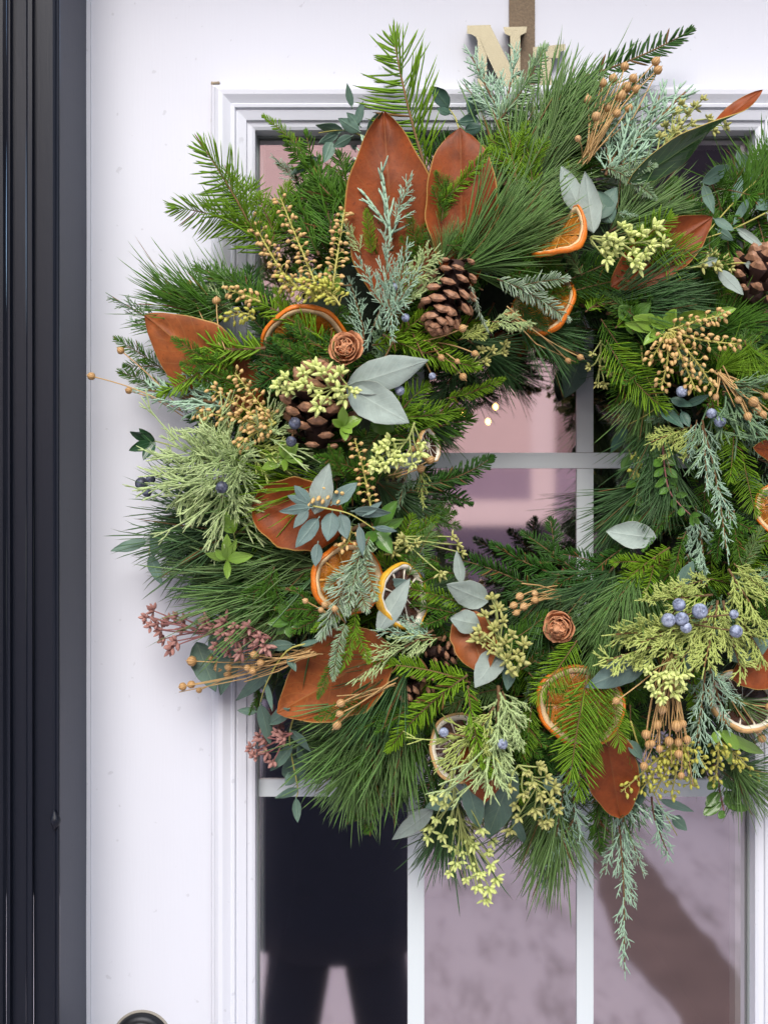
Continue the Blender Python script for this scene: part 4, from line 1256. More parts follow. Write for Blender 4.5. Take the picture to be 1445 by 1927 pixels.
# ---- pine
for key, mat, b, t, roll in [
    ('brush0', 'pine', q(950, 350, -8), q(1080, 118, 6), 0), ('brush1', 'pine', q(985, 350, -6), q(1150, 150, 6), 0), ('pine2', 'pine', q(1000, 340), q(1180, 200, 8), 20),
    ('brush2', 'pine', q(960, 400), q(1140, 210, 4), 0), ('pine3', 'pine', q(930, 360, -10), q(1010, 180), 10),
    ('pine0', 'pine', q(850, 500, 2), q(1080, 330, 6), 0), ('pine1', 'pine', q(850, 515, 2), q(1095, 430, 4), 0), ('pine3', 'pine', q(870, 500, 0), q(1010, 350, 4), 0), ('pine0', 'pine', q(830, 500, 2), q(850, 405, 4), 0),
    ('brush0', 'pine', q(900, 420, -4), q(1090, 290, 2), 0), ('pine0', 'pine', q(880, 500, 4), q(1090, 380, 8), 30),
    ('pine1', 'pine', q(1140, 440, 2), q(1310, 335, 8), 0), ('brush3', 'pine', q(1130, 450, -6), q(1310, 390, 2), 0),
    ('pine0', 'pine_dark', q(1120, 575, 0), q(1355, 530, 4), 0), ('pine3', 'pine_dark', q(1130, 555, -6), q(1345, 490, 0), 0), ('pine1', 'pine_dark', q(1140, 590, -8), q(1345, 575, -2), 0),
    ('brush1', 'pine', q(690, 985, -4), q(380, 1110, 6), 0), ('brush2', 'pine_dark', q(680, 1020, -6), q(330, 1075, 4), 0), ('pine0', 'pine', q(620, 1060, -2), q(340, 1130, 6), 0), ('brush0', 'pine_dark', q(640, 1090, -6), q(350, 1140, 2), 0),
    ('pine1', 'fir_bright', q(640, 900, 0), q(430, 960, 8), 0), ('brush3', 'pine', q(640, 940, -4), q(400, 920, 2), 0), ('pine2', 'pine_dark', q(480, 960, -6), q(270, 975, 0), 0), ('pine3', 'pine_dark', q(470, 1000, -8), q(250, 1010, -4), 0),
    ('brush1', 'pine', q(640, 1120, -4), q(400, 1160, 4), 0), ('pine2', 'pine', q(560, 1110, 0), q(345, 1100, 6), 0),
    ('brush0', 'pine', q(770, 1250, -2), q(604, 1508, 4), 0), ('brush1', 'pine', q(800, 1280, -4), q(674, 1525, 4), 0), ('brush2', 'pine', q(730, 1280, -2), q(570, 1455, 2), 0), ('pine0', 'pine', q(760, 1330, 2), q(652, 1505, 6), 0),
    ('pine3', 'pine_dark', q(790, 1220, 2), q(640, 1380, 8), 0), ('brush3', 'pine', q(700, 1340, -6), q(634, 1530, 0), 0), ('pine1', 'pine', q(700, 1400, 0), q(606, 1520, 4), 10),
    ('pine0', 'pine_dark', q(850, 1490, -22), q(830, 1665, -14), 0),
    ('pine3', 'pine', q(1040, 1470, -14), q(990, 1660, -6), 0), ('pine0', 'pine', q(1060, 1470, -14), q(1040, 1665, -6), 0), ('brush1', 'pine', q(1150, 1420, -18), q(1140, 1580, -6), 0),
    ('pine3', 'pine_dark', q(1245, 770, -8), q(1205, 960, -2), 0), ('brush1', 'pine_dark', q(1262, 830, -6), q(1222, 1010, 0), 0), ('pine3', 'pine_dark', q(1225, 900, -10), q(1098, 1040, -8), 0), ('pine0', 'pine_dark', q(1265, 870, 0), q(1240, 1010, 4), 0), ('pine3', 'pine', q(1225, 690, -4), q(1192, 860, -2), 0),
    ('pine0', 'pine', q(1190, 1070, 2), q(1085, 1230, 8), 0), ('pine1', 'pine_dark', q(1160, 1060, 0), q(1050, 1200, 4), 0), ('pine2', 'pine', q(1210, 1060, 2), q(1140, 1240, 8), 0), ('brush3', 'pine', q(1150, 1130, 0), q(1090, 1290, 6), 0), ('pine3', 'pine_dark', q(1060, 1070, -4), q(970, 1230, 0), 0),
    ('pine0', 'pine_dark', q(880, 640, -10), q(1000, 715, -10), 0), ('pine1', 'pine_dark', q(960, 600, -8), q(1120, 668, -10), 0), ('pine0', 'pine_dark', q(760, 770, -6), q(868, 815, -10), 0),
    ('pine3', 'pine', q(1360, 1300, 0), q(1445, 1390, 4), 0), ('pine1', 'pine', q(1370, 1430, -10), q(1450, 1540, 0), 0), ('pine2', 'pine_dark', q(1340, 1440, -14), q(1450, 1470, -6), 0),
    ('pine0', 'fir', q(1440, 420, -4), q(1430, 240, 2), 0), ('pine1', 'fir', q(1400, 430, -6), q(1370, 300, 0), 0), ('pine2', 'fir', q(1470, 400, -6), q(1445, 260, 0), 0),
    ('pine3', 'fir', q(420, 590, 0), q(290, 520, 6), 0), ('pine1', 'fir', q(430, 600, -4), q(240, 580, 2), 0), ('pine2', 'pine', q(470, 560, -6), q(330, 540, 0), 0),
    ('pine2', 'fir_bright', q(1340, 700, 0), q(1445, 660, 6), 0), ('pine0', 'fir', q(1330, 640, -4), q(1440, 560, 4), 0), ('pine1', 'fir_bright', q(1400, 640, 2), q(1440, 760, 6), 0),
    ('pine3', 'pine_dark', q(700, 900, -14), q(830, 1000, -14), 0),
]:
    sprig(key, mat, b, t, roll + fr.gauss(0, 22))

# ---- fir (traced)
for key, mat, b, t, roll in [
    ('doug0', 'doug', q(805, 330, -8), q(735, 80, 10), 0), ('thick0', 'fir_bright', q(590, 315, -4), q(505, 218, 14), 0), ('thick2', 'fir', q(640, 380, -10), q(545, 270, 0), 0),
    ('doug1', 'doug', q(500, 480, -4), q(400, 285, 14), 0), ('doug3', 'doug', q(500, 450, -6), q(345, 385, 12), 0), ('doug2', 'doug', q(490, 460, -10), q(430, 330, 0), 0),
    ('thin1', 'fir', q(630, 470, 0), q(598, 305, 6), 0), ('thin0', 'fir_bright', q(505, 470, -6), q(545, 345, 2), 0), ('thin2', 'fir', q(600, 480, -8), q(560, 340, 0), 0), ('thin3', 'fir', q(660, 440, -8), q(640, 290, 0), 0),
    ('thin1', 'fir', q(500, 560, 0), q(375, 500, 8), 0), ('thin3', 'fir_dark', q(520, 580, -4), q(400, 520, 6), 0), ('fir0', 'fir_bright', q(640, 665, 14), q(470, 560, 14), 0), ('fir3', 'fir_bright', q(500, 655, 16), q(305, 630, 16), 0),
    ('fir1', 'fir_dark', q(620, 690, 6), q(430, 650, 10), 0), ('fir2', 'fir_dark', q(640, 700, 2), q(480, 690, 8), 0), ('thick1', 'fir_dark', q(640, 650, 8), q(510, 640, 12), 0),
    ('fir0', 'fir_dark', q(660, 700, 16), q(545, 615, 22), 0), ('thick0', 'fir_dark', q(630, 690, 18), q(520, 655, 22), 0), ('fir3', 'fir', q(600, 700, 18), q(560, 600, 24), 0),
    ('thin0', 'fir', q(320, 705, 0), q(222, 640, 8), 0), ('thin1', 'fir', q(330, 740, -4), q(230, 700, 4), 0),
    ('thick3', 'fir_bright', q(825, 385, 14), q(912, 285, 30), 0), ('thin2', 'fir', q(830, 420, 10), q(850, 330, 22), 0),
    ('fir0', 'silver', q(935, 230, 16), q(1025, 92, 24), 0), ('thick1', 'fir_dark', q(1080, 150, -6), q(1292, 55, 8), 0), ('thick0', 'fir_dark', q(1130, 200, -8), q(1235, 130, 4), 0),
    ('fir3', 'silver', q(1140, 315, 14), q(1230, 372, 16), 0), ('fir0', 'silver', q(885, 535, 16), q(915, 620, 14), 70), ('fir3', 'silver', q(935, 525, 14), q(1065, 600, 12), 30),
    ('fir0', 'fir_bright', q(720, 630, 12), q(895, 690, 14), 0), ('fir3', 'fir_bright', q(700, 650, 4), q(850, 650, 8), 0), ('fir0', 'fir_bright', q(840, 750, 4), q(945, 715, 6), 0), ('thin0', 'fir_bright', q(700, 790, 6), q(865, 770, 6), 0), ('thin1', 'fir', q(700, 830, 2), q(880, 790, 2), 0),
    ('thick0', 'fir_dark', q(800, 915, -4), q(928, 858, 2), 0), ('fir1', 'fir_dark', q(760, 930, -6), q(870, 890, -2), 0), ('thick2', 'fir', q(650, 900, 8), q(620, 840, 22), 0), ('thick1', 'fir', q(700, 900, 4), q(600, 860, 18), 0),
    ('doug0', 'doug', q(1085, 1205, 14), q(1012, 1310, 18), 0), ('doug1', 'doug', q(1105, 1270, 20), q(1075, 1445, 24), 0), ('doug3', 'doug', q(1120, 1320, 14), q(1090, 1480, 20), 0),
    ('thick0', 'fir_bright', q(880, 1270, 20), q(735, 1410, 24), 0), ('thick1', 'fir_bright', q(885, 1285, 16), q(715, 1250, 20), 0), ('thick3', 'fir_bright', q(880, 1290, 20), q(915, 1450, 24), 0), ('fir2', 'fir', q(960, 1320, 2), q(990, 1440, 6), 0),
    ('fir0', 'fir_bright', q(880, 1140, 8), q(745, 1105, 14), 0), ('fir3', 'fir', q(860, 1080, 6), q(760, 1050, 10), 0), ('fir1', 'fir', q(880, 1160, 2), q(770, 1130, 8), 0), ('fir0', 'fir', q(830, 1060, 0), q(750, 1040, 6), 0),
    ('fir3', 'fir_dark', q(1100, 1095, -2), q(930, 1028, 0), 0), ('fir1', 'fir_dark', q(1090, 1080, -6), q(985, 995, 0), 0), ('fir0', 'fir_dark', q(1010, 1110, 0), q(850, 1050, 2), 0), ('fir2', 'fir_dark', q(1180, 1040, -4), q(1050, 1100, 0), 0), ('fir0', 'fir_dark', q(1190, 1020, -2), q(1090, 1100, 4), 0),
    ('fir2', 'silver', q(695, 1010, 22), q(655, 1150, 28), 0), ('thin1', 'silver', q(690, 1020, 24), q(610, 1190, 28), 0), ('thick1', 'fir_bright', q(680, 1140, 18), q(590, 1185, 26), 0), ('fir0', 'silver', q(650, 1170, 22), q(628, 1275, 26), 0), ('fir3', 'fir_bright', q(670, 1150, 18), q(640, 1260, 22), 0),
    ('doug0', 'fir_bright', q(1382, 790, 6), q(1372, 895, 14), 0), ('doug1', 'doug', q(1395, 850, 2), q(1420, 960, 8), 0), ('fir0', 'fir', q(1380, 960, 4), q(1400, 1080, 8), 0), ('fir1', 'fir', q(1330, 940, 0), q(1390, 1050, 6), 0),
    ('doug3', 'fir_bright', q(1140, 640, 0), q(1240, 765, 6), 0), ('doug1', 'fir', q(1130, 600, -6), q(1200, 700, 2), 0), ('thin2', 'fir', q(1180, 640, -6), q(1200, 780, 0), 0),
    ('fir2', 'fir', q(1060, 480, 0), q(960, 520, 4), 0), ('thin2', 'fir', q(1010, 480, 2), q(1050, 540, 6), 0), ('doug1', 'fir_dark', q(1060, 530, -2), q(1200, 470, 2), 0), ('doug0', 'fir_dark', q(1070, 550, 0), q(1190, 520, 4), 0),
    ('doug2', 'fir_bright', q(1160, 470, 8), q(1310, 475, 12), 0), ('fir0', 'fir', q(980, 640, -4), q(1080, 680, -4), 0), ('fir3', 'fir_dark', q(1000, 600, -6), q(1090, 650, -8), 0),
    ('fir0', 'fir', q(1290, 1000, 4), q(1265, 1100, 8), 0), ('fir2', 'fir_bright', q(1260, 1030, 0), q(1160, 1110, 6), 0), ('thin3', 'fir', q(1240, 1060, -2), q(1190, 1150, 4), 0), ('thick0', 'fir', q(1270, 960, 2), q(1210, 1030, 8), 0),
    ('fir2', 'fir', q(730, 1450, -16), q(660, 1540, -4), 0), ('fir0', 'fir', q(790, 1400, -10), q(740, 1520, -2), 0), ('fir1', 'fir_dark', q(820, 1430, -14), q(790, 1530, -4), 0),
    ('fir0', 'fir', q(1130, 1480, -14), q(1130, 1600, -4), 0), ('thick1', 'fir', q(500, 1010, -14), q(320, 1050, -4), 0), ('fir1', 'fir', q(480, 1290, -14), q(490, 1340, -6), 0), ('thin2', 'fir', q(800, 990, -6), q(860, 960, -10), 0),
    ('thin0', 'fir', q(760, 1000, 0), q(835, 1015, 0), 0), ('thin3', 'fir_bright', q(740, 1030, 2), q(820, 975, 2), 0), ('thin1', 'fir', q(1400, 320, -8), q(1440, 470, 0), 0), ('doug2', 'fir', q(1330, 330, -14), q(1370, 470, -4), 0),
    ('fir1', 'fir', q(1420, 1080, -4), q(1445, 1180, 2), 0), ('thin0', 'fir', q(1380, 640, -4), q(1445, 620, 4), 0), ('doug0', 'doug', q(1000, 1330, 4), q(985, 1420, 8), 0),
]:
    sprig(key, mat, b, t, roll + fr.gauss(0, 22))

for key, mat, b, t, roll in [
    ('thin0', 'fir', (420, 700, 104), (330, 640, 112), 0), ('thin2', 'fir', (480, 740, 104), (380, 690, 112), 10), ('fir0', 'fir', (640, 1230, 120), (600, 1310, 126), 0), ('thin1', 'fir_bright', (700, 480, 118), (690, 400, 128), 0),
    ('thin3', 'fir', (790, 500, 116), (770, 410, 126), 0), ('doug0', 'doug', (1130, 1270, 128), (1120, 1390, 136), 0), ('doug1', 'doug', (1150, 1290, 124), (1165, 1400, 132), 0), ('thin1', 'fir', (690, 1320, 112), (600, 1350, 122), 0),
    ('thin0', 'fir', (1000, 560, 112), (1075, 545, 118), 0), ('thin2', 'fir_dark', (960, 570, 110), (1030, 620, 116), 0), ('fir3', 'fir', (620, 690, 120), (520, 640, 128), 0), ('thin3', 'fir', (590, 990, 112), (520, 1010, 122), 0),
]:
    sprig(key, mat, b, t, roll)

# ---- cypress and juniper (traced)
for key, mat, b, t, roll in [
    ('cyp0', 'blue_cyp', q(735, 470, 22), q(690, 250, 24), 0), ('cyp1', 'blue_cyp', q(740, 430, 20), q(775, 325, 28), 0), ('cyp2', 'blue_cyp', q(735, 590, 22), q(715, 430, 34), 0), ('cyp3', 'blue_cyp', q(730, 600, 20), q(770, 450, 32), 0),
    ('cyp0', 'blue_cyp', q(725, 600, 20), q(795, 500, 30), 0), ('cyp1', 'blue_cyp', q(730, 590, 18), q(670, 480, 28), 0), ('cyp2', 'blue_cyp', q(735, 540, 18), q(735, 650, 30), 0), ('cyp3', 'blue_cyp', q(725, 560, 16), q(690, 660, 24), 0), ('cyp1', 'blue_cyp', q(720, 560, 22), q(750, 480, 36), 0),
    ('jun0', 'arbor', q(745, 560, 14), q(825, 465, 24), 0), ('jun1', 'arbor', q(750, 575, 10), q(830, 520, 18), 0), ('cyp3', 'arbor', q(680, 480, 6), q(640, 400, 14), 0),
    ('cyp0', 'blue_cyp', q(440, 770, 14), q(245, 728, 20), 0), ('cyp2', 'blue_cyp', q(430, 765, 14), q(335, 685, 22), 0), ('cyp1', 'blue_cyp', q(450, 780, 12), q(320, 740, 18), 0),
    ('cyp2', 'juniper_dk', q(310, 615, 0), q(205, 552, 10), 0), ('cyp3', 'blue_cyp', q(330, 640, -4), q(240, 600, 4), 0),
    ('cord0', 'arbor', q(420, 916, 8), q(417, 1018, 18), 0), ('cord1', 'arbor', q(413, 899, 10), q(350, 971, 18), 0), ('cord2', 'arbor', q(436, 924, 8), q(459, 984, 16), 0), ('cord3', 'arbor', q(389, 882, 10), q(323, 912, 18), 0), ('cord0', 'arbor', q(405, 865, 12), q(327, 856, 20), 0),
    ('cord1', 'arbor', q(420, 882, 10), q(358, 805, 22), 0), ('cord2', 'arbor', q(436, 873, 12), q(409, 793, 24), 0), ('cord3', 'arbor', q(444, 882, 12), q(463, 814, 22), 0), ('cord0', 'arbor', q(420, 856, 22), q(393, 924, 34), 0), ('cord1', 'arbor', q(452, 873, 20), q(428, 941, 30), 0), ('cord3', 'arbor', q(444, 899, 12), q(490, 880, 18), 0), ('cord2', 'arbor', q(381, 839, 18), q(350, 890, 30), 0), ('cord0', 'arbor', q(452, 848, 16), q(420, 882, 34), 0), ('cord2', 'arbor', q(480, 830, 8), q(545, 785, 20), 0), ('cord1', 'juniper', q(470, 850, 4), q(545, 840, 16), 0),
    ('cyp2', 'arbor', q(815, 1185, 14), q(650, 1275, 26), 0), ('cyp1', 'blue_cyp', q(820, 1195, 12), q(700, 1185, 22), 0), ('cyp3', 'blue_cyp', q(810, 1190, 10), q(740, 1155, 20), 0), ('cyp0', 'arbor', q(830, 1200, 10), q(690, 1230, 20), 0),
    ('jun0', 'arbor', q(938, 1290, 18), q(925, 1490, 26), 0), ('jun1', 'juniper', q(930, 1330, 18), q(868, 1450, 28), 0), ('jun2', 'arbor', q(945, 1300, 14), q(985, 1410, 22), 0), ('jun3', 'arbor', q(935, 1350, 16), q(950, 1480, 26), 0), ('cord0', 'juniper', q(890, 1370, 14), q(850, 1440, 26), 0), ('cord3', 'arbor', q(930, 1390, 18), q(920, 1490, 28), 0),
    ('jun0', 'juniper', q(1310, 1190, 18), q(1138, 1178, 28), 0), ('jun1', 'juniper', q(1290, 1205, 18), q(1125, 1248, 26), 0), ('jun2', 'juniper', q(1340, 1120, 16), q(1200, 1130, 26), 0), ('jun3', 'juniper', q(1340, 1140, 20), q(1270, 1270, 28), 0), ('jun0', 'juniper', q(1350, 1130, 22), q(1320, 1270, 32), 0), ('jun1', 'juniper', q(1360, 1130, 20), q(1400, 1280, 28), 0), ('jun2', 'juniper', q(1370, 1070, 16), q(1440, 1190, 26), 0), ('jun3', 'juniper', q(1380, 1060, 14), q(1450, 1120, 22), 0), ('jun1', 'juniper', q(1340, 1090, 18), q(1260, 1110, 28), 0), ('jun2', 'juniper', q(1380, 1150, 18), q(1445, 1250, 24), 0), ('jun3', 'juniper', q(1330, 1170, 24), q(1190, 1215, 34), 0),
    ('long0', 'blue_cyp', q(1322, 790, 12), q(1375, 1060, 26), 0), ('cyp1', 'blue_cyp', q(1320, 800, 14), q(1330, 930, 24), 0), ('cyp2', 'blue_cyp', q(1310, 790, 12), q(1290, 870, 20), 0), ('cyp0', 'blue_cyp', q(1345, 900, 16), q(1385, 990, 26), 0),
    ('cyp0', 'blue_cyp', q(1335, 1250, 10), q(1375, 1385, 18), 0), ('cyp1', 'blue_cyp', q(1325, 1260, 8), q(1310, 1400, 16), 0), ('cyp3', 'blue_cyp', q(1330, 1260, 8), q(1400, 1330, 16), 0), ('cyp2', 'blue_cyp', q(1320, 1330, 6), q(1305, 1460, 14), 0),
    ('long1', 'blue_cyp', q(1075, 1420, 4), q(1025, 1670, 14), 0), ('cyp3', 'blue_cyp', q(1080, 1540, 2), q(1020, 1680, 14), 0), ('cyp0', 'blue_cyp', q(1080, 1500, 0), q(1090, 1600, 8), 0),
    ('long2', 'blue_cyp', q(1166, 1540, 0), q(1170, 1835, 22), 0), ('cyp1', 'blue_cyp', q(1170, 1560, 2), q(1130, 1650, 12), 0), ('cyp2', 'blue_cyp', q(1180, 1560, 2), q(1210, 1650, 12), 0), ('cyp3', 'blue_cyp', q(1225, 1500, 0), q(1262, 1625, 10), 0), ('cyp0', 'blue_cyp', q(1170, 1600, 4), q(1195, 1710, 16), 0), ('cyp2', 'blue_cyp', q(1160, 1480, 0), q(1180, 1600, 6), 0), ('cyp1', 'juniper_dk', q(1200, 1440, 0), q(1190, 1560, 6), 0),
    ('cyp0', 'blue_cyp', q(945, 235, 4), q(872, 82, 14), 0), ('cyp1', 'blue_cyp', q(940, 230, 6), q(868, 155, 14), 0), ('cyp2', 'blue_cyp', q(950, 230, 8), q(970, 92, 16), 0), ('cyp3', 'blue_cyp', q(945, 240, 6), q(905, 115, 12), 0),
    ('cyp0', 'blue_cyp', q(1150, 330, 8), q(1258, 145, 12), 0), ('cyp1', 'blue_cyp', q(1170, 300, 8), q(1295, 165, 14), 0), ('cyp2', 'blue_cyp', q(1140, 330, 10), q(1205, 205, 18), 0), ('cyp3', 'blue_cyp', q(1150, 325, 12), q(1240, 235, 20), 0), ('cyp1', 'blue_cyp', q(1150, 320, 8), q(1130, 225, 16), 0), ('cyp0', 'blue_cyp', q(1130, 320, 10), q(1230, 290, 18), 0), ('cyp3', 'blue_cyp', q(1160, 400, 8), q(1200, 405, 14), 0),
    ('jun0', 'juniper', q(1300, 800, 10), q(1215, 835, 18), 0), ('jun1', 'juniper', q(1290, 805, 8), q(1245, 865, 16), 0), ('jun2', 'juniper', q(1300, 800, 10), q(1285, 870, 18), 0), ('jun3', 'juniper_dk', q(1280, 780, 4), q(1215, 790, 10), 0),
    ('cord1', 'juniper_dk', q(1360, 740, 4), q(1440, 830, 12), 0), ('cord2', 'juniper_dk', q(1350, 720, 4), q(1440, 740, 12), 0), ('cord3', 'juniper_dk', q(1330, 760, 2), q(1390, 840, 10), 0),
    ('jun2', 'arbor', q(925, 605, 12), q(1005, 608, 16), 0), ('jun3', 'juniper', q(860, 640, 4), q(940, 610, 8), 0), ('cyp2', 'juniper', q(790, 880, -2), q(800, 960, 6), 0), ('cyp3', 'juniper_dk', q(770, 880, 2), q(750, 960, 8), 0),
    ('cyp2', 'blue_cyp', q(560, 340, -10), q(510, 290, 2), 0), ('cyp1', 'arbor', q(450, 590, 0), q(360, 540, 10), 0),
]:
    sprig(key, mat, b, t, roll + fr.gauss(0, 22))

# ---- magnolia leaves
magnolia((748, 600, 104), (722, 213, 118), 172, 0, 'tall rust brown magnolia leaf standing upright at upper left', bend=-.2, p=.95, q=.78, cup=.1)
magnolia((868, 560, 108), (866, 240, 122), 134, 4, 'rust brown magnolia leaf just right of the tall one', p=1.15, q=.6, bend=-.25)
magnolia((500, 775, 92), (272, 592, 84), 150, -12, 'rust brown magnolia leaf at the far left edge', p=.9, q=.8, light=True)
magnolia(q(650, 990, 0), q(476, 948, 10), 136, 0, 'rounded brown magnolia leaf below the threadlike juniper', p=1.0, q=.5, bend=-.3)
magnolia(q(730, 1215, 6), q(520, 1342, 14), 170, 8, 'large tan brown magnolia leaf at lower left with a pointed tip', p=.72, q=.72, light=True, bend=.5)
magnolia(q(872, 1145, 12), q(912, 1266, 20), 84, 0, 'small orange brown magnolia leaf behind the pale seed clusters', light=True, q=.6)
magnolia(q(903, 1380, 14), q(913, 1511, 24), 90, 0, 'rust magnolia leaf tip pointing down at the bottom', p=.8, q=.7)
magnolia(q(1135, 1350, 8), q(1166, 1537, 22), 100, 0, 'long rust magnolia leaf hanging below the orange slice', p=1.1, q=.6)
leaf('magnolia_leaf', (1180, 345, 122), (1430, 170, 118), 68, ('mag_top', 'mag', 'mag_edge'), 20, 'twisted dark green magnolia leaf with an orange tip at upper right', p=.8, q=.8, twist=-2.9, tpow=1.9, bend=-.5, thick=.0007, ridge=.0005, nu=22)
magnolia(q(1150, 540, 6), q(1340, 408, 26), 100, 0, 'rust magnolia leaf half hidden by fir needles at right', bend=.3)
magnolia(q(1490, 1235, 2), q(1380, 1278, 10), 78, 0, 'rust magnolia leaf at the right edge under the juniper', q=.55)
magnolia(q(1500, 850, 0), q(1415, 842, 8), 48, 0, 'small rust magnolia leaf at the right edge')

# ---- large pale eucalyptus leaves
for b, t, w, mat, roll in [
    (q(652, 727, 26), q(806, 678, 34), 66, 'euc', 0), (q(652, 727, 26), q(770, 796, 36), 72, 'euc', 0),
    (q(1116, 438, 22), q(1100, 322, 30), 44, 'euc', 0), (q(1095, 405, 14), q(1055, 312, 24), 40, 'euc', 0), (q(1121, 412, 16), q(1160, 352, 22), 40, 'euc_mid', 0), (q(1150, 420, 14), q(1122, 358, 20), 40, 'euc_mid', 10),
    (q(710, 1190, 22), q(772, 1088, 28), 40, 'euc', 10), (q(730, 1110, 14), q(765, 1092, 22), 30, 'euc_blue', 0),
    (q(918, 1132, 18), q(840, 1100, 24), 54, 'euc', 0), (q(868, 1098, 14), q(859, 1036, 22), 22, 'euc', 0), (q(903, 1175, 18), q(846, 1164, 26), 46, 'euc', 0), (q(942, 1222, 18), q(893, 1294, 26), 50, 'euc', 0), (q(960, 1245, 12), q(954, 1300, 18), 26, 'euc_mid', 0),
    (q(1235, 1012, 6), q(1140, 1000, 16), 52, 'euc', -12), (q(1220, 1243, 12), q(1101, 1293, 22), 50, 'euc_blue', 0), (q(1278, 1105, 12), q(1304, 1056, 20), 27, 'euc_mid', 0), (q(1370, 1240, 10), q(1452, 1205, 16), 44, 'euc_mid', 0), (q(1300, 1215, 8), q(1295, 1262, 16), 30, 'euc_mid', 0),
    (q(968, 1445, 20), q(917, 1575, 34), 58, 'euc_mid', 0), (q(878, 1470, 18), q(902, 1557, 30), 40, 'euc_mid', 0), (q(815, 1522, 12), q(737, 1581, 22), 34, 'euc', 0), (q(870, 1500, 6), q(800, 1520, 14), 34, 'euc_mid', 0), (q(965, 1540, 14), q(990, 1590, 24), 20, 'euc_mid', 0), (q(1020, 1470, -4), q(1060, 1480, 2), 30, 'euc_mid', 0),
    (q(370, 1208, 2), q(406, 1302, 10), 50, 'euc_mid', 0), (q(445, 1195, -4), q(415, 1308, 4), 46, 'euc_mid', 0), (q(400, 1190, -6), q(440, 1240, 0), 50, 'euc_mid', 0), ((1096, 668, 12), (1062, 748, 4), 46, 'euc_mid', 0),
    (q(592, 968, 20), q(620, 872, 28), 46, 'euc', 0), (q(560, 1470, -14), q(545, 1420, -6), 46, 'euc_mid', 0),
]:
    euc(b, t, w, mat, roll, bend=rnd.uniform(-.3, .3))
# ---- eucalyptus twigs with narrow leaves
def L4(lst, off): return [(q(b[0], b[1], off), q(t[0], t[1], off + 6), w, rnd.gauss(0, 18)) for b, t, w in lst]
euc_twig([q(575, 950, 22), q(620, 958, 26), q(660, 968, 28), q(705, 996, 26)], L4([((590, 955), (530, 962), 20), ((585, 950), (557, 917), 22), ((588, 952), (545, 934), 18), ((583, 956), (555, 990), 20), ((622, 952), (669, 911), 30), ((602, 972), (559, 1027), 30), ((626, 960), (617, 1014), 34), ((640, 962), (652, 1010), 28), ((660, 962), (731, 965), 24), ((682, 972), (715, 947), 14), ((675, 985), (683, 1042), 17), ((700, 992), (742, 999), 13), ((599, 1018), (594, 1062), 22)], 24), 'euc_blue', 'blue grey eucalyptus sprig over the rounded brown leaf')
euc_twig([q(330, 1010, 0), q(290, 1012, 10), q(281, 1042, 12)], L4([((281, 1016), (213, 1036), 23), ((297, 988), (289, 1046), 25), ((300, 1022), (334, 1047), 18), ((281, 1042), (303, 1097), 25)], 10), 'euc_mid', 'green eucalyptus sprig sticking out at the left edge')
euc_twig([q(590, 1210, 6), q(540, 1225, 10), q(500, 1290, 8), q(485, 1350, 6)], L4([((520, 1250), (446, 1317), 27), ((556, 1213), (499, 1216), 21), ((490, 1322), (508, 1398), 28), ((487, 1340), (451, 1337), 15), ((545, 1333), (508, 1362), 26), ((500, 1280), (512, 1335), 12), ((560, 1215), (600, 1205), 16), ((540, 1230), (555, 1260), 16)], 6), 'euc_mid', 'mid green eucalyptus sprig beside the large tan leaf')
euc_twig([q(560, 1330, -6), q(545, 1390, -2), q(560, 1480, 0), q(558, 1500, 0)], L4([((553, 1400), (511, 1448), 23), ((545, 1372), (583, 1412), 32), ((566, 1483), (522, 1501), 19), ((557, 1498), (560, 1544), 17), ((560, 1450), (540, 1475), 24), ((560, 1400), (585, 1440), 26)], 0), 'euc_mid', 'drooping green eucalyptus sprig at lower left over the window bar')
euc_twig([q(690, 260, -4), q(650, 245, 4), q(600, 250, 6)], L4([((650, 247), (598, 236), 22), ((640, 250), (603, 268), 18), ((663, 205), (654, 161), 16), ((668, 240), (682, 195), 20), ((680, 250), (640, 225), 24), ((600, 293), (551, 327), 21), ((626, 262), (610, 303), 24), ((665, 255), (630, 275), 20), ((690, 255), (710, 215), 20), ((680, 240), (655, 215), 18)], 4), 'euc_mid', 'green eucalyptus sprig above the window corner at upper left')
euc_twig([q(870, 270, -2), q(858, 225, 6), q(845, 205, 8)], L4([((847, 206), (815, 166), 30), ((880, 215), (905, 182), 34), ((905, 226), (864, 230), 24), ((870, 245), (905, 240), 22), ((850, 215), (825, 205), 16)], 8), 'euc_dark', 'dark eucalyptus sprig below the brass letter')
euc_twig([q(1460, 305, 6), q(1379, 382, 10), q(1323, 447, 8)], L4([((1379, 382), (1393, 334), 21), ((1385, 283), (1415, 342), 23), ((1317, 344), (1372, 313), 30), ((1322, 345), (1341, 400), 20), ((1339, 410), (1377, 432), 20), ((1409, 372), (1380, 421), 16), ((1420, 395), (1460, 368), 26), ((1345, 430), (1375, 450), 18)], 10), 'euc_mid', 'green eucalyptus sprig on yellow stem at upper right')
euc_twig([q(1460, 390, 8), q(1385, 428, 12), q(1320, 450, 8)], L4([((1380, 426), (1436, 467), 17), ((1440, 400), (1470, 420), 24)], 12), 'euc')
euc_twig([q(1460, 510, 12), q(1395, 495, 14), q(1340, 502, 12), q(1280, 502, 8)], L4([((1348, 504), (1395, 552), 26), ((1396, 495), (1455, 508), 24), ((1320, 500), (1345, 488), 18)], 14), 'euc')
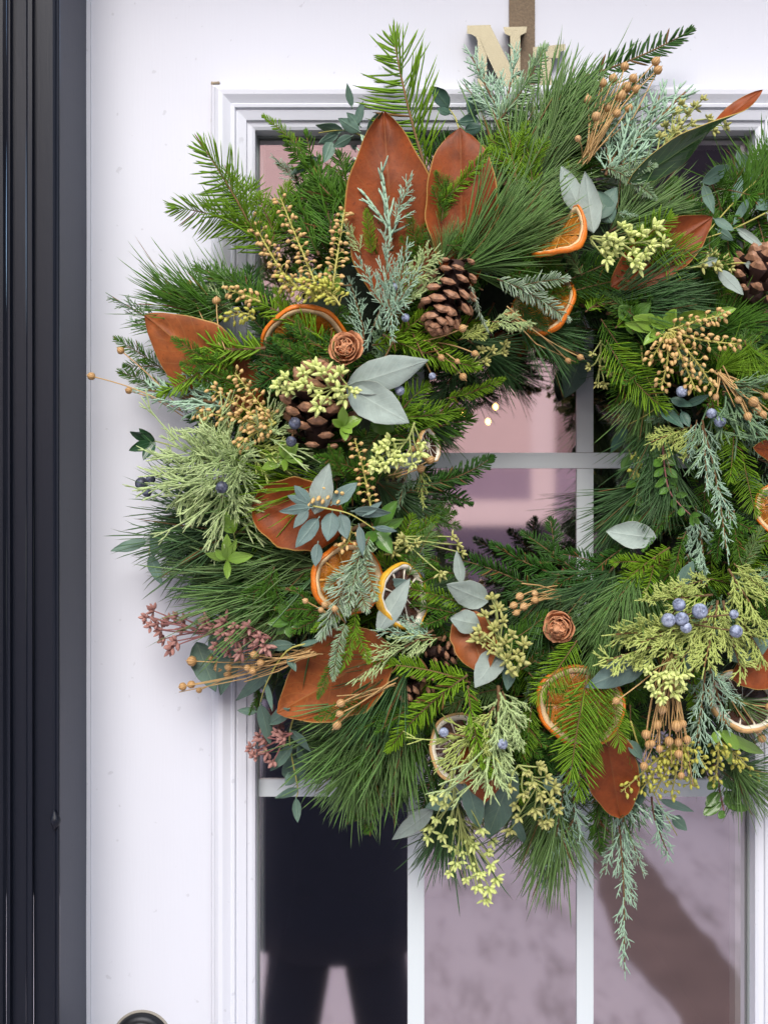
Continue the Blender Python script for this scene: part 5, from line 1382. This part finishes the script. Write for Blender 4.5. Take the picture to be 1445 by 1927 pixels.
euc_twig([q(1186, 1357, 6), q(1215, 1450, 6), q(1232, 1497, 4), q(1273, 1572, 4)], L4([((1195, 1428), (1198, 1477), 22), ((1213, 1467), (1197, 1518), 23), ((1240, 1505), (1302, 1526), 17), ((1235, 1512), (1243, 1567), 17), ((1260, 1535), (1289, 1559), 28), ((1180, 1390), (1205, 1425), 22)], 6), 'euc_mid', 'dark eucalyptus sprig hanging beside the long rust leaf')
euc_twig([q(1206, 650, 0), q(1212, 700, 4), q(1236, 762, 6), q(1180, 800, 2)], L4([((1237, 762), (1282, 803), 29), ((1257, 749), (1298, 763), 19), ((1285, 765), (1330, 745), 16), ((1180, 800), (1150, 850), 22), ((1280, 770), (1295, 800), 18)], 8), 'euc_dark')
# leafy greens
def leafy(center, tips, mat, w, off=10, label=None, name='leafy_sprig', stem=None):
    c = q(center[0], center[1], off)
    pts = [q(stem[0], stem[1], off - 14), c] if stem else [q(center[0] + 6, center[1] + 26, off - 16), c]
    o = stem_part(name, pts, .001, 'stem_green', label)
    for i, t in enumerate(tips):
        euc(c if len(t) < 5 else q(t[3], t[4], off - 2), q(t[0], t[1], off + rnd.uniform(2, 12)), t[2] if len(t) > 2 else w, mat, rnd.gauss(0, 22), None, o, p=.95, q=.8, bend=rnd.uniform(-.5, .3), fold=.18)
    return o
leafy((428, 1053), [(478, 1045, 22), (428, 1090, 15), (387, 1042, 16), (405, 1034, 18), (428, 1005, 20), (446, 1014, 14)], 'leaf_fresh', 18, 16, 'bright green leafy tip over the pine needles at left')
leafy((440, 1003), [(420, 957, 18), (450, 965, 14), (415, 985, 14)], 'leaf_fresh', 16, 10)
leafy((537, 863), [(492, 883, 20), (499, 858, 20), (532, 828, 24), (560, 835, 22), (535, 886, 16), (570, 870, 14)], 'leaf_fresh', 20, 18, 'bright green leafy tip above the rounded brown leaf')
leafy((645, 802), [(645, 765, 20), (682, 787, 24), (662, 815, 20), (625, 790, 16), (650, 830, 18)], 'leaf_fresh', 20, 22, 'bright green leafy tip over the left pine cone')
leafy((700, 780), [(742, 812, 46), (720, 770, 30), (755, 790, 34)], 'leaf_mid', 40, 14)
leafy((705, 1000), [(748, 942, 30), (742, 992, 30), (700, 1040, 26), (738, 1042, 30), (690, 1025, 24), (725, 960, 26), (760, 975, 22)], 'leaf_mid', 28, 10, 'dark glossy pointed leaves left of the wreath opening')
leafy((1250, 618), [(1270, 582, 30), (1222, 632, 26), (1190, 596, 32), (1174, 608, 24), (1335, 590, 36, 1265, 612), (1210, 650, 22), (1220, 600, 26), (1385, 580, 20, 1330, 600)], 'leaf_fresh', 26, 10, 'yellow green leaves above the heath spikes at right')
leafy((1185, 600), [(1165, 575, 30), (1225, 570, 26), (1190, 630, 26), (1215, 660, 24)], 'leaf_mid', 26, 4)
leafy((292, 830), [(245, 812, 22), (243, 848, 20), (262, 806, 16), (270, 866, 20)], 'leaf_dark', 20, 6, 'small dark green leaves at the far left edge', stem=(330, 840))
leafy((545, 1170), [(526, 1136, 20), (503, 1173, 20), (560, 1150, 18), (545, 1200, 22), (570, 1180, 18), (520, 1195, 18)], 'leaf_mid', 20, 8)
leafy((1352, 1375), [(1390, 1410, 26), (1436, 1417, 22), (1375, 1440, 22), (1340, 1400, 18)], 'leaf_fresh', 24, 8, 'bright green narrow leaves under the lower right citrus slice')
leafy((620, 548), [(614, 503, 20), (640, 520, 18), (585, 548, 14), (650, 545, 16)], 'leaf_fresh', 18, 8)
o = stem_part('leafy_sprig', [q(1345, 1440, -6), q(1352, 1480, 0), q(1362, 1530, 4)], .0012, 'stem_pink', 'small oval green leaves hanging at the lower right corner of the glass')
for b, t, w in [((1356, 1470), (1388, 1483), 17), ((1352, 1490), (1328, 1518), 21), ((1356, 1508), (1323, 1534), 22), ((1360, 1490), (1396, 1513), 20), ((1364, 1512), (1407, 1524), 18), ((1362, 1526), (1352, 1540), 14), ((1350, 1470), (1330, 1485), 18), ((1362, 1500), (1385, 1524), 18)]:
    euc(q(b[0], b[1], 4), q(t[0], t[1], 8), w, 'leaf_mid', rnd.gauss(0, 20), None, o, p=.95, q=.65)
auto_twig([q(1246, 830, 4), q(1250, 880, 8), q(1262, 930, 8), q(1305, 975, 6)], 8, 30, 17, 'leaf_mid', 'small leaved boxwood sprig right of the opening', 'stem_pink', 50, 4, 'leafy_sprig', p=.95, q=.7)
auto_twig([q(1180, 840, -8), q(1200, 900, -4), q(1190, 980, -4)], 5, 34, 22, 'leaf_mid', None, 'stem_green', 45, 7, 'leafy_sprig', p=.95, q=.75)

# ---- cones
pine_cone(q(866, 486, 0), q(818, 620, 16), 120, 'open brown pine cone at top centre of the wreath', 64, 1)
pine_cone(q(598, 850, -6), q(600, 688, 16), 150, 'large open brown pine cone under the pale seed clusters at left', 70, 2)
pine_cone(q(1400, 575, -4), q(1450, 480, 10), 130, 'open brown pine cone at the right edge', 58, 3)
pine_cone(q(815, 1265, -16), q(757, 1312, -4), 74, 'small brown pine cone peeking out by the lower left fir', 34, 4)
pine_cone(q(800, 1228, -18), q(862, 1224, -8), 70, 'small brown pine cone half hidden at lower centre', 34, 5)
cedar_rose(q(655, 660, 2), (645, 648, surf(650, 655) + 30), 74, 'salmon cedar rose cone left of the opening')
cedar_rose(q(1062, 1172, 2), (1040, 1190, surf(1057, 1178) + 30), 72, 'salmon cedar rose cone below the opening', 32, 8)

# ---- citrus
citrus(q(573, 648, -14), 82, 'dried orange slice behind fir needles at left', (.1, -.72, -.6), 'orange', 1)
citrus(q(1052, 445, 12), 58, 'curled dried orange slice below the pine needles at top', (-.6, -.5, .6), 'orange', 2, warp=.3)
citrus(q(1024, 573, -10), 64, 'dried orange slice at the upper right of the opening', (-.55, -.75, .35), 'orange', 3)
citrus(q(654, 1090, 4), 72, 'bright dried orange slice left of centre', (.5, -.85, .05), 'orange', 4, thick=.007, warp=.06)
citrus(q(758, 1122, 10), 62, 'dried lemon slice with dark segments', (.68, -.72, .1), 'lemon', 5, thick=.007, nseg=9, warp=.06)
citrus(q(866, 1408, -6), 62, 'pale rimmed dark citrus slice at the bottom', (.1, -.9, .3), 'pale', 6)
citrus(q(1092, 1327, -2), 80, 'large dried orange slice behind fresh fir at lower right', (0, -.95, .15), 'orange', 7, thick=.006, warp=.08)
citrus(q(1395, 1318, -12), 64, 'dark dried citrus slice at the lower right edge', (.1, -.8, .5), 'pale', 8, thick=.006)
citrus(q(1470, 958, -6), 50, 'dried orange slice cut by the right edge', (-.3, -.9, .1), 'orange', 9)
citrus(q(806, 838, 2), 32, 'tiny dried citrus slice at the left of the opening', (.75, -.6, .1), 'pale', 10)

# ---- flax pods
def fx(root, off, pods, label=None, poff=20, extra=0):
    return flax(q(root[0], root[1], off), [(x, y, surf(x, y) + poff + rnd.uniform(-3, 3), s) for x, y, s in pods], label, extra=extra)
fx((1100, 300), 6, [(1134, 157, 19), (1153, 148, 20), (1175, 125, 20), (1191, 147, 20), (1178, 164, 21), (1196, 168, 19), (1166, 181, 27), (1106, 189, 20), (1142, 203, 18), (1121, 220, 21), (1182, 204, 19), (1087, 261, 16), (1160, 214, 18), (1233, 116, 20), (1237, 132, 20)], 'bunch of tan flax pods at the top right', 66, 10)
fx((340, 775), 6, [(228, 660, 17), (173, 708, 18), (243, 735, 16)], 'long thin flax stems reaching past the left edge')
fx((430, 660), 10, [(358, 533, 14), (408, 566, 20), (373, 579, 15), (320, 640, 13)], 'small flax pods above the far left magnolia leaf')
fx((590, 1228), 8, [(361, 1244, 24), (397, 1238, 13), (344, 1292, 19), (361, 1288, 18), (375, 1299, 14), (414, 1256, 25), (429, 1268, 19), (431, 1256, 17), (479, 1232, 18), (491, 1247, 17), (466, 1257, 17), (476, 1263, 17)], 'bunch of tan flax pods sticking out at lower left', 18, 8)
fx((745, 1285), 12, [(642, 1323, 19), (640, 1343, 18), (635, 1364, 20)], 'three flax pods on the large tan magnolia leaf', 24, 3)
fx((1050, 1112), 6, [(978, 1122, 19), (967, 1139, 18), (986, 1141, 19), (972, 1153, 15), (1006, 1117, 16), (1006, 1129, 18)], 'flax pods below the opening', 22, 3)
fx((640, 1165), 16, [(612, 1138, 17), (575, 1131, 14), (630, 1146, 16), (604, 1148, 14)], None, 30)
fx((1262, 1230), 16, [(1159, 1319, 18), (1245, 1335, 20), (1236, 1363, 21), (1215, 1382, 22), (1220, 1400, 18), (1272, 1366, 26), (1258, 1394, 21), (1275, 1396, 18), (1240, 1409, 17), (1276, 1419, 20), (1292, 1391, 18), (1211, 1441, 18), (1281, 1459, 16), (1226, 1399, 16), (1284, 1362, 18)], 'bunch of tan flax pods hanging at lower right', 24, 12)
fx((1350, 700), 8, [(1417, 756, 24), (1423, 771, 22), (1406, 783, 19), (1434, 780, 19), (1346, 747, 15), (1430, 812, 14), (1388, 752, 17), (1440, 745, 15)], 'bunch of tan flax pods at the right edge', 18, 10)
fx((950, 585), 10, [(1068, 679, 15), (1091, 672, 15)], 'two flax pods on thin stems above the opening', 4, 2)
fx((800, 640), 6, [(871, 709, 18), (870, 618, 19), (893, 665, 15), (830, 673, 16), (860, 680, 13)], None, 18)
fx((740, 900), 6, [(791, 882, 19), (809, 866, 19), (775, 845, 16)], 'flax pods at the left of the opening', 14)
fx((1380, 1320), 2, [(1432, 1389, 20), (1425, 1372, 18), (1445, 1330, 16)], None, 14)

# ---- berries
def bz(pts, off=24, label=None): berries([(x, y, surf(x, y) + off, s * .86) for x, y, s in pts], label, pts[0][0] < 700)
bz([(752, 735, 19)]); bz([(555, 797, 23), (548, 831, 20)], 30, 'dark blue juniper berries in front of the left pine cone'); bz([(267, 910, 26), (277, 926, 20), (284, 902, 19)], 46, 'cluster of dark blue berries at the far left'); bz([(418, 917, 23)], 44)
bz([(1282, 737, 21)], 20); bz([(1338, 778, 19), (1354, 793, 22)], 24, 'pair of pale blue juniper berries at right')
bz([(1257, 1167, 26), (1282, 1165, 26), (1290, 1181, 21), (1316, 1150, 29), (1277, 1138, 24), (1384, 1188, 24), (1380, 1156, 17)], 38, 'cluster of pale blue juniper berries in the yellow green juniper')
bz([(945, 1400, 20), (835, 1378, 18)], 30); bz([(763, 598, 16), (742, 540, 16), (710, 700, 14), (813, 708, 14)], 20)

# ---- seed clusters
def ss(path, heads, mat='seed', smat='stem_green', size=1.0, off=24, label=None):
    seed_sprig([q(x, y, off - 4) for x, y in path], [(x, y, surf(x, y) + off + rnd.uniform(-4, 6)) for x, y in heads], mat, smat, size, label)
ss([(655, 727), (600, 730), (530, 725)], [(525, 727), (540, 712), (558, 728), (573, 702), (595, 694), (612, 702), (588, 732), (604, 742), (622, 750), (638, 736), (602, 765), (650, 748), (665, 735), (545, 735), (575, 722), (625, 715), (640, 705)], 'seed', 'stem_green', 1.0, 34, 'pale yellow green eucalyptus seed clusters over the left pine cone')
ss([(780, 795), (760, 835), (700, 868)], [(712, 848), (728, 840), (746, 848), (762, 858), (787, 850), (776, 872), (708, 868), (726, 872), (792, 833), (703, 880), (745, 865), (735, 828)], 'seed', 'stem_green', 1.0, 26, 'pale yellow green eucalyptus seed clusters left of the opening')
ss([(1110, 448), (1180, 458), (1240, 450)], [(1143, 447), (1152, 472), (1170, 428), (1180, 442), (1190, 492), (1212, 480), (1206, 440), (1230, 430), (1245, 458), (1190, 472), (1132, 465), (1140, 487), (1158, 455), (1222, 462), (1200, 500)], 'seed', 'stem_green', 1.0, 28, 'pale yellow green eucalyptus seed clusters at top right')
ss([(1230, 300), (1280, 240), (1350, 240)], [(1320, 188), (1306, 203), (1291, 216), (1280, 198), (1265, 215), (1276, 235), (1300, 235), (1331, 224), (1362, 237), (1290, 255), (1268, 252), (1312, 250), (1340, 246), (1240, 260), (1255, 275), (1275, 272), (1300, 265), (1250, 240)], 'seed_dull', 'stem_green', .8, 44, 'olive eucalyptus seed clusters at the upper right edge')
ss([(965, 1275), (940, 1205), (930, 1125)], [(925, 1128), (936, 1148), (914, 1160), (904, 1190), (930, 1186), (946, 1170), (962, 1195), (950, 1212), (930, 1218), (972, 1232), (956, 1242), (899, 1206), (978, 1246), (915, 1205), (940, 1230), (960, 1260), (985, 1215)], 'seed_dull', 'stem_green', .95, 26, 'pale eucalyptus seed clusters over the small orange brown leaf')
ss([(850, 1450), (870, 1560), (915, 1690)], [(820, 1540), (808, 1553), (832, 1570), (850, 1540), (862, 1560), (850, 1592), (870, 1602), (890, 1588), (860, 1622), (886, 1627), (902, 1642), (922, 1627), (916, 1602), (896, 1667), (912, 1692), (876, 1652), (932, 1652), (836, 1510), (818, 1500), (840, 1490), (805, 1575), (880, 1575), (925, 1580), (905, 1560), (845, 1640), (920, 1670)], 'seed', 'stem_green', .9, 34, 'yellow green eucalyptus seed clusters hanging below the wreath')
ss([(975, 1440), (1010, 1480), (1030, 1545)], [(990, 1452), (1012, 1442), (1026, 1462), (1000, 1472), (1016, 1492), (1036, 1502), (1046, 1522), (1030, 1542), (985, 1492), (970, 1512), (1005, 1522), (1020, 1545), (960, 1480), (1040, 1480), (960, 1560), (975, 1535)], 'seed_dull', 'stem_green', .85, 30, 'olive eucalyptus seed clusters at the bottom')
ss([(510, 1200), (400, 1192), (280, 1160)], [(277, 1162), (291, 1150), (306, 1186), (310, 1202), (326, 1217), (299, 1174), (334, 1160), (351, 1166), (346, 1186), (334, 1206), (392, 1170), (402, 1182), (420, 1190), (440, 1200), (462, 1194), (410, 1215), (432, 1225), (456, 1226), (481, 1211), (492, 1200), (470, 1180), (445, 1180), (500, 1215), (425, 1170), (285, 1178), (318, 1170)], 'seed_pink', 'stem_pink', .98, 14, 'dusty pink eucalyptus seed clusters at lower left')
ss([(550, 1380), (500, 1405), (470, 1420)], [(480, 1422), (505, 1416), (500, 1390), (525, 1380), (536, 1387), (490, 1385), (515, 1432), (474, 1408)], 'seed_pink', 'stem_pink', .95, 10, 'dusty pink eucalyptus seed clusters beside the window edge')
ss([(855, 705), (900, 680), (945, 662)], [(925, 660), (946, 665), (911, 682), (890, 692), (905, 661), (950, 650)], 'seed_dull', 'stem_green', .75, 6)
ss([(1130, 640), (1128, 690), (1120, 720)], [(1130, 690), (1146, 700), (1125, 720), (1110, 690), (1136, 722), (1140, 670), (1115, 665)], 'seed_dull', 'stem_green', .7, -6)
ss([(1265, 1240), (1255, 1280), (1245, 1315)], [(1224, 1286), (1240, 1270), (1261, 1286), (1281, 1291), (1245, 1312), (1266, 1302), (1234, 1301), (1255, 1264), (1291, 1266), (1220, 1262), (1275, 1270)], 'seed', 'stem_green', .9, 30, 'yellow green eucalyptus seed clusters above the flax pods')
ss([(1290, 505), (1340, 495), (1380, 490)], [(1330, 488), (1345, 500), (1361, 490), (1372, 506), (1341, 480), (1320, 500)], 'seed_dull', 'stem_green', .75, 14)
ss([(760, 1010), (760, 1030), (730, 1040)], [(748, 1025), (760, 1015), (740, 1042), (770, 1030), (780, 1022), (860, 1025), (868, 1040), (828, 1078), (850, 1010)], 'seed_dull', 'stem_green', .7, 12)

# ---- heath spikes
def rc(path, n, w=16, mat='bud', smat='stem_yel', off=22, size=1.0, label=None):
    raceme([q(x, y, off) for x, y in path], int(n * .72), w * .82, mat, smat, label, size)
rc([(565, 545), (530, 510), (500, 460), (472, 412)], 62, 18, label='tan heath flower spike pointing to the upper left')
rc([(600, 550), (580, 500), (555, 440), (528, 372)], 62, 18, label='tan heath flower spike left of the tall magnolia leaf')
rc([(625, 545), (632, 500), (640, 450), (648, 395)], 50, 16)
rc([(600, 560), (570, 545), (530, 530)], 40, 20, 'bud_green'); rc([(620, 560), (600, 545), (570, 535)], 36, 20, 'bud_green'); rc([(640, 575), (625, 555), (600, 540)], 36, 20, 'bud_green')
rc([(490, 568), (460, 555), (428, 545)], 28, 16); rc([(480, 600), (460, 590), (420, 600)], 24, 14, 'bud_green')
rc([(515, 800), (460, 770), (402, 733)], 50, 20); rc([(515, 795), (480, 750), (443, 702)], 46, 18); rc([(500, 800), (430, 785), (370, 775)], 44, 18, label='tan heath flower spikes over the far left magnolia leaf'); rc([(520, 795), (480, 815), (445, 840)], 34, 16)
rc([(698, 955), (685, 890), (668, 828)], 34, 15); rc([(650, 940), (615, 930), (580, 937)], 26, 16); rc([(660, 990), (655, 1020), (640, 1030)], 16, 14)
rc([(1256, 622), (1310, 605), (1364, 592)], 40, 16, label='tan heath flower spikes at right fanning from one twig'); rc([(1260, 622), (1320, 640), (1392, 648)], 34, 15); rc([(1260, 625), (1305, 675), (1344, 733)], 36, 18); rc([(1258, 625), (1285, 680), (1308, 735)], 32, 17); rc([(1256, 625), (1255, 680), (1243, 730)], 30, 17); rc([(1254, 625), (1240, 650), (1222, 682)], 22, 15)
for tx, ty in ((1168, 1490), (1195, 1500), (1230, 1495), (1262, 1500), (1300, 1482), (1330, 1445), (1215, 1470)):
    rc([(1275, 1395), ((1275 + tx) / 2 + 4, (1395 + ty) / 2 - 4), (tx, ty)], 34, 16, 'bud_green', 'stem_yel', 12, .95, 'yellow green heath spikes hanging at lower right' if tx == 1230 else None)
for tx, ty in ((1422, 1462), (1342, 1475), (1390, 1440)):
    rc([(1350, 1390), ((1350 + tx) / 2 + 4, (1390 + ty) / 2), (tx, ty)], 30, 15, 'bud_green', 'stem_yel', 10, .95)
rc([(1195, 850), (1200, 880), (1190, 890)], 14, 12, 'bud_green', off=0)
# ================================================================ photographer, seen only as a dark mirror image in the lower left pane
def photographer():
    px, py = -0.112, -1.47
    V = {'pelvis': (px, py, -.62, .125, .10), 'waist': (px, py, -.45, .12, .095), 'chest': (px, py + .01, -.25, .15, .11), 'neck0': (px, py + .01, -.12, .06, .06), 'neck': (px, py + .03, -.06, .052, .055),
         'head0': (px, py + .05, .01, .07, .085), 'head1': (px, py + .045, .08, .075, .09), 'head2': (px, py + .04, .14, .045, .055), 'nose': (px, py + .145, .035, .012, .012),
         'shL': (px - .17, py, -.15, .055, .055), 'elL': (px - .22, py + .12, -.36, .045, .045), 'wrL': (-.075, -1.06, -.06, .028, .026), 'paL': (-.062, -1.01, -.03, .034, .018),
         'shR': (px + .17, py, -.15, .055, .055), 'elR': (px + .25, py + .12, -.36, .045, .045), 'wrR': (.075, -1.06, -.06, .028, .026), 'paR': (.062, -1.01, -.03, .034, .018),
         'hipL': (px - .09, py, -.68, .095, .10), 'knL': (px - .083, py + .02, -1.03, .085, .085), 'anL': (px - .14, py - .02, -1.41, .075, .075), 'toL': (px - .17, py + .12, -1.455, .04, .03),
         'hipR': (px + .09, py, -.68, .095, .10), 'knR': (px + .083, py + .02, -1.03, .085, .085), 'anR': (px + .14, py - .02, -1.41, .075, .075), 'toR': (px + .15, py + .12, -1.455, .04, .03)}
    for s, sg in (('L', -1), ('R', 1)):
        for k, dz in enumerate((.022, .004, -.014, -.03)):
            V['f%s%da' % (s, k)] = (sg * .052, -.985, -.01 + dz, .009, .009); V['f%s%db' % (s, k)] = (sg * .030, -.972, -.008 + dz, .008, .008)
        V['t%sa' % s] = (sg * .055, -1.005, .005, .010, .010); V['t%sb' % s] = (sg * .036, -.995, .012, .009, .009)
    E = [('pelvis', 'waist'), ('waist', 'chest'), ('chest', 'neck0'), ('neck0', 'neck'), ('neck', 'head0'), ('head0', 'head1'), ('head1', 'head2'), ('head0', 'nose')]
    for s in 'LR':
        E += [('chest', 'sh' + s), ('sh' + s, 'el' + s), ('el' + s, 'wr' + s), ('wr' + s, 'pa' + s), ('pelvis', 'hip' + s), ('hip' + s, 'kn' + s), ('kn' + s, 'an' + s), ('an' + s, 'to' + s)]
        for k in range(4): E += [('pa' + s, 'f%s%da' % (s, k)), ('f%s%da' % (s, k), 'f%s%db' % (s, k))]
        E += [('pa' + s, 't%sa' % s), ('t%sa' % s, 't%sb' % s)]
    names = list(V); ix = {n: i for i, n in enumerate(names)}
    me = bpy.data.meshes.new('person_body')
    me.from_pydata([V[n][:3] for n in names], [(ix[a], ix[b]) for a, b in E], [])
    cloth = simple('navy_cloth', (0.016, 0.020, 0.034), 0.85, nscale=60, namp=0.3)
    me.materials.append(cloth)
    o = link('person', me)
    tag(o, 'person in a long dark navy coat holding a phone, mirrored in the lower left pane', 'person')
    md = o.modifiers.new('skin', 'SKIN'); md.use_smooth_shade = True
    sv = me.skin_vertices[0].data
    for n, i in ix.items():
        sv[i].radius = (V[n][3], V[n][4]); sv[i].use_root = (n == 'pelvis')
    sb = o.modifiers.new('sub', 'SUBSURF'); sb.levels = 1; sb.render_levels = 2
    # coat
    mb = MB(); rows = []; n = 28
    for z, rx, ry in ((-.10, .07, .07), (-.125, .13, .095), (-.16, .205, .12), (-.26, .20, .135), (-.45, .172, .125), (-.62, .185, .14), (-.80, .19, .15), (-.95, .197, .16), (-1.03, .20, .165), (-1.03, .19, .155)):
        rows.append([mb.vert((px + rx * math.cos(2 * math.pi * k / n) * (1 + .02 * math.sin(k * 3 + z * 9)), py + ry * math.sin(2 * math.pi * k / n), z)) for k in range(n)])
    for a, b in zip(rows[:-1], rows[1:]):
        for k in range(n): mb.face((a[k], b[k], b[(k + 1) % n], a[(k + 1) % n]))
    link('coat', mb.mesh('coat', [cloth]), o)
    # hair cap
    mb = MB()
    mb.blob(Vector((px, py + .03, -.03)), Vector((0, -.12, 1)), .245, .235, 16, 10, prof=lambda s: math.sin(math.pi * s ** .8) ** .6)
    h = link('hair', mb.mesh('hair', [simple('dark_hair', (0.02, 0.013, 0.009), 0.5)]), o); h.location = (0, -.045, .03)
    ph = MB(); ph.box(-.038, .038, -.9705, -.9625, -.075, .075)
    tag(link('phone', ph.mesh('phone', [simple('phone_black', (0.01, 0.01, 0.012), 0.2)], False)), 'black phone held up by the person mirrored in the glass', 'phone')
photographer()
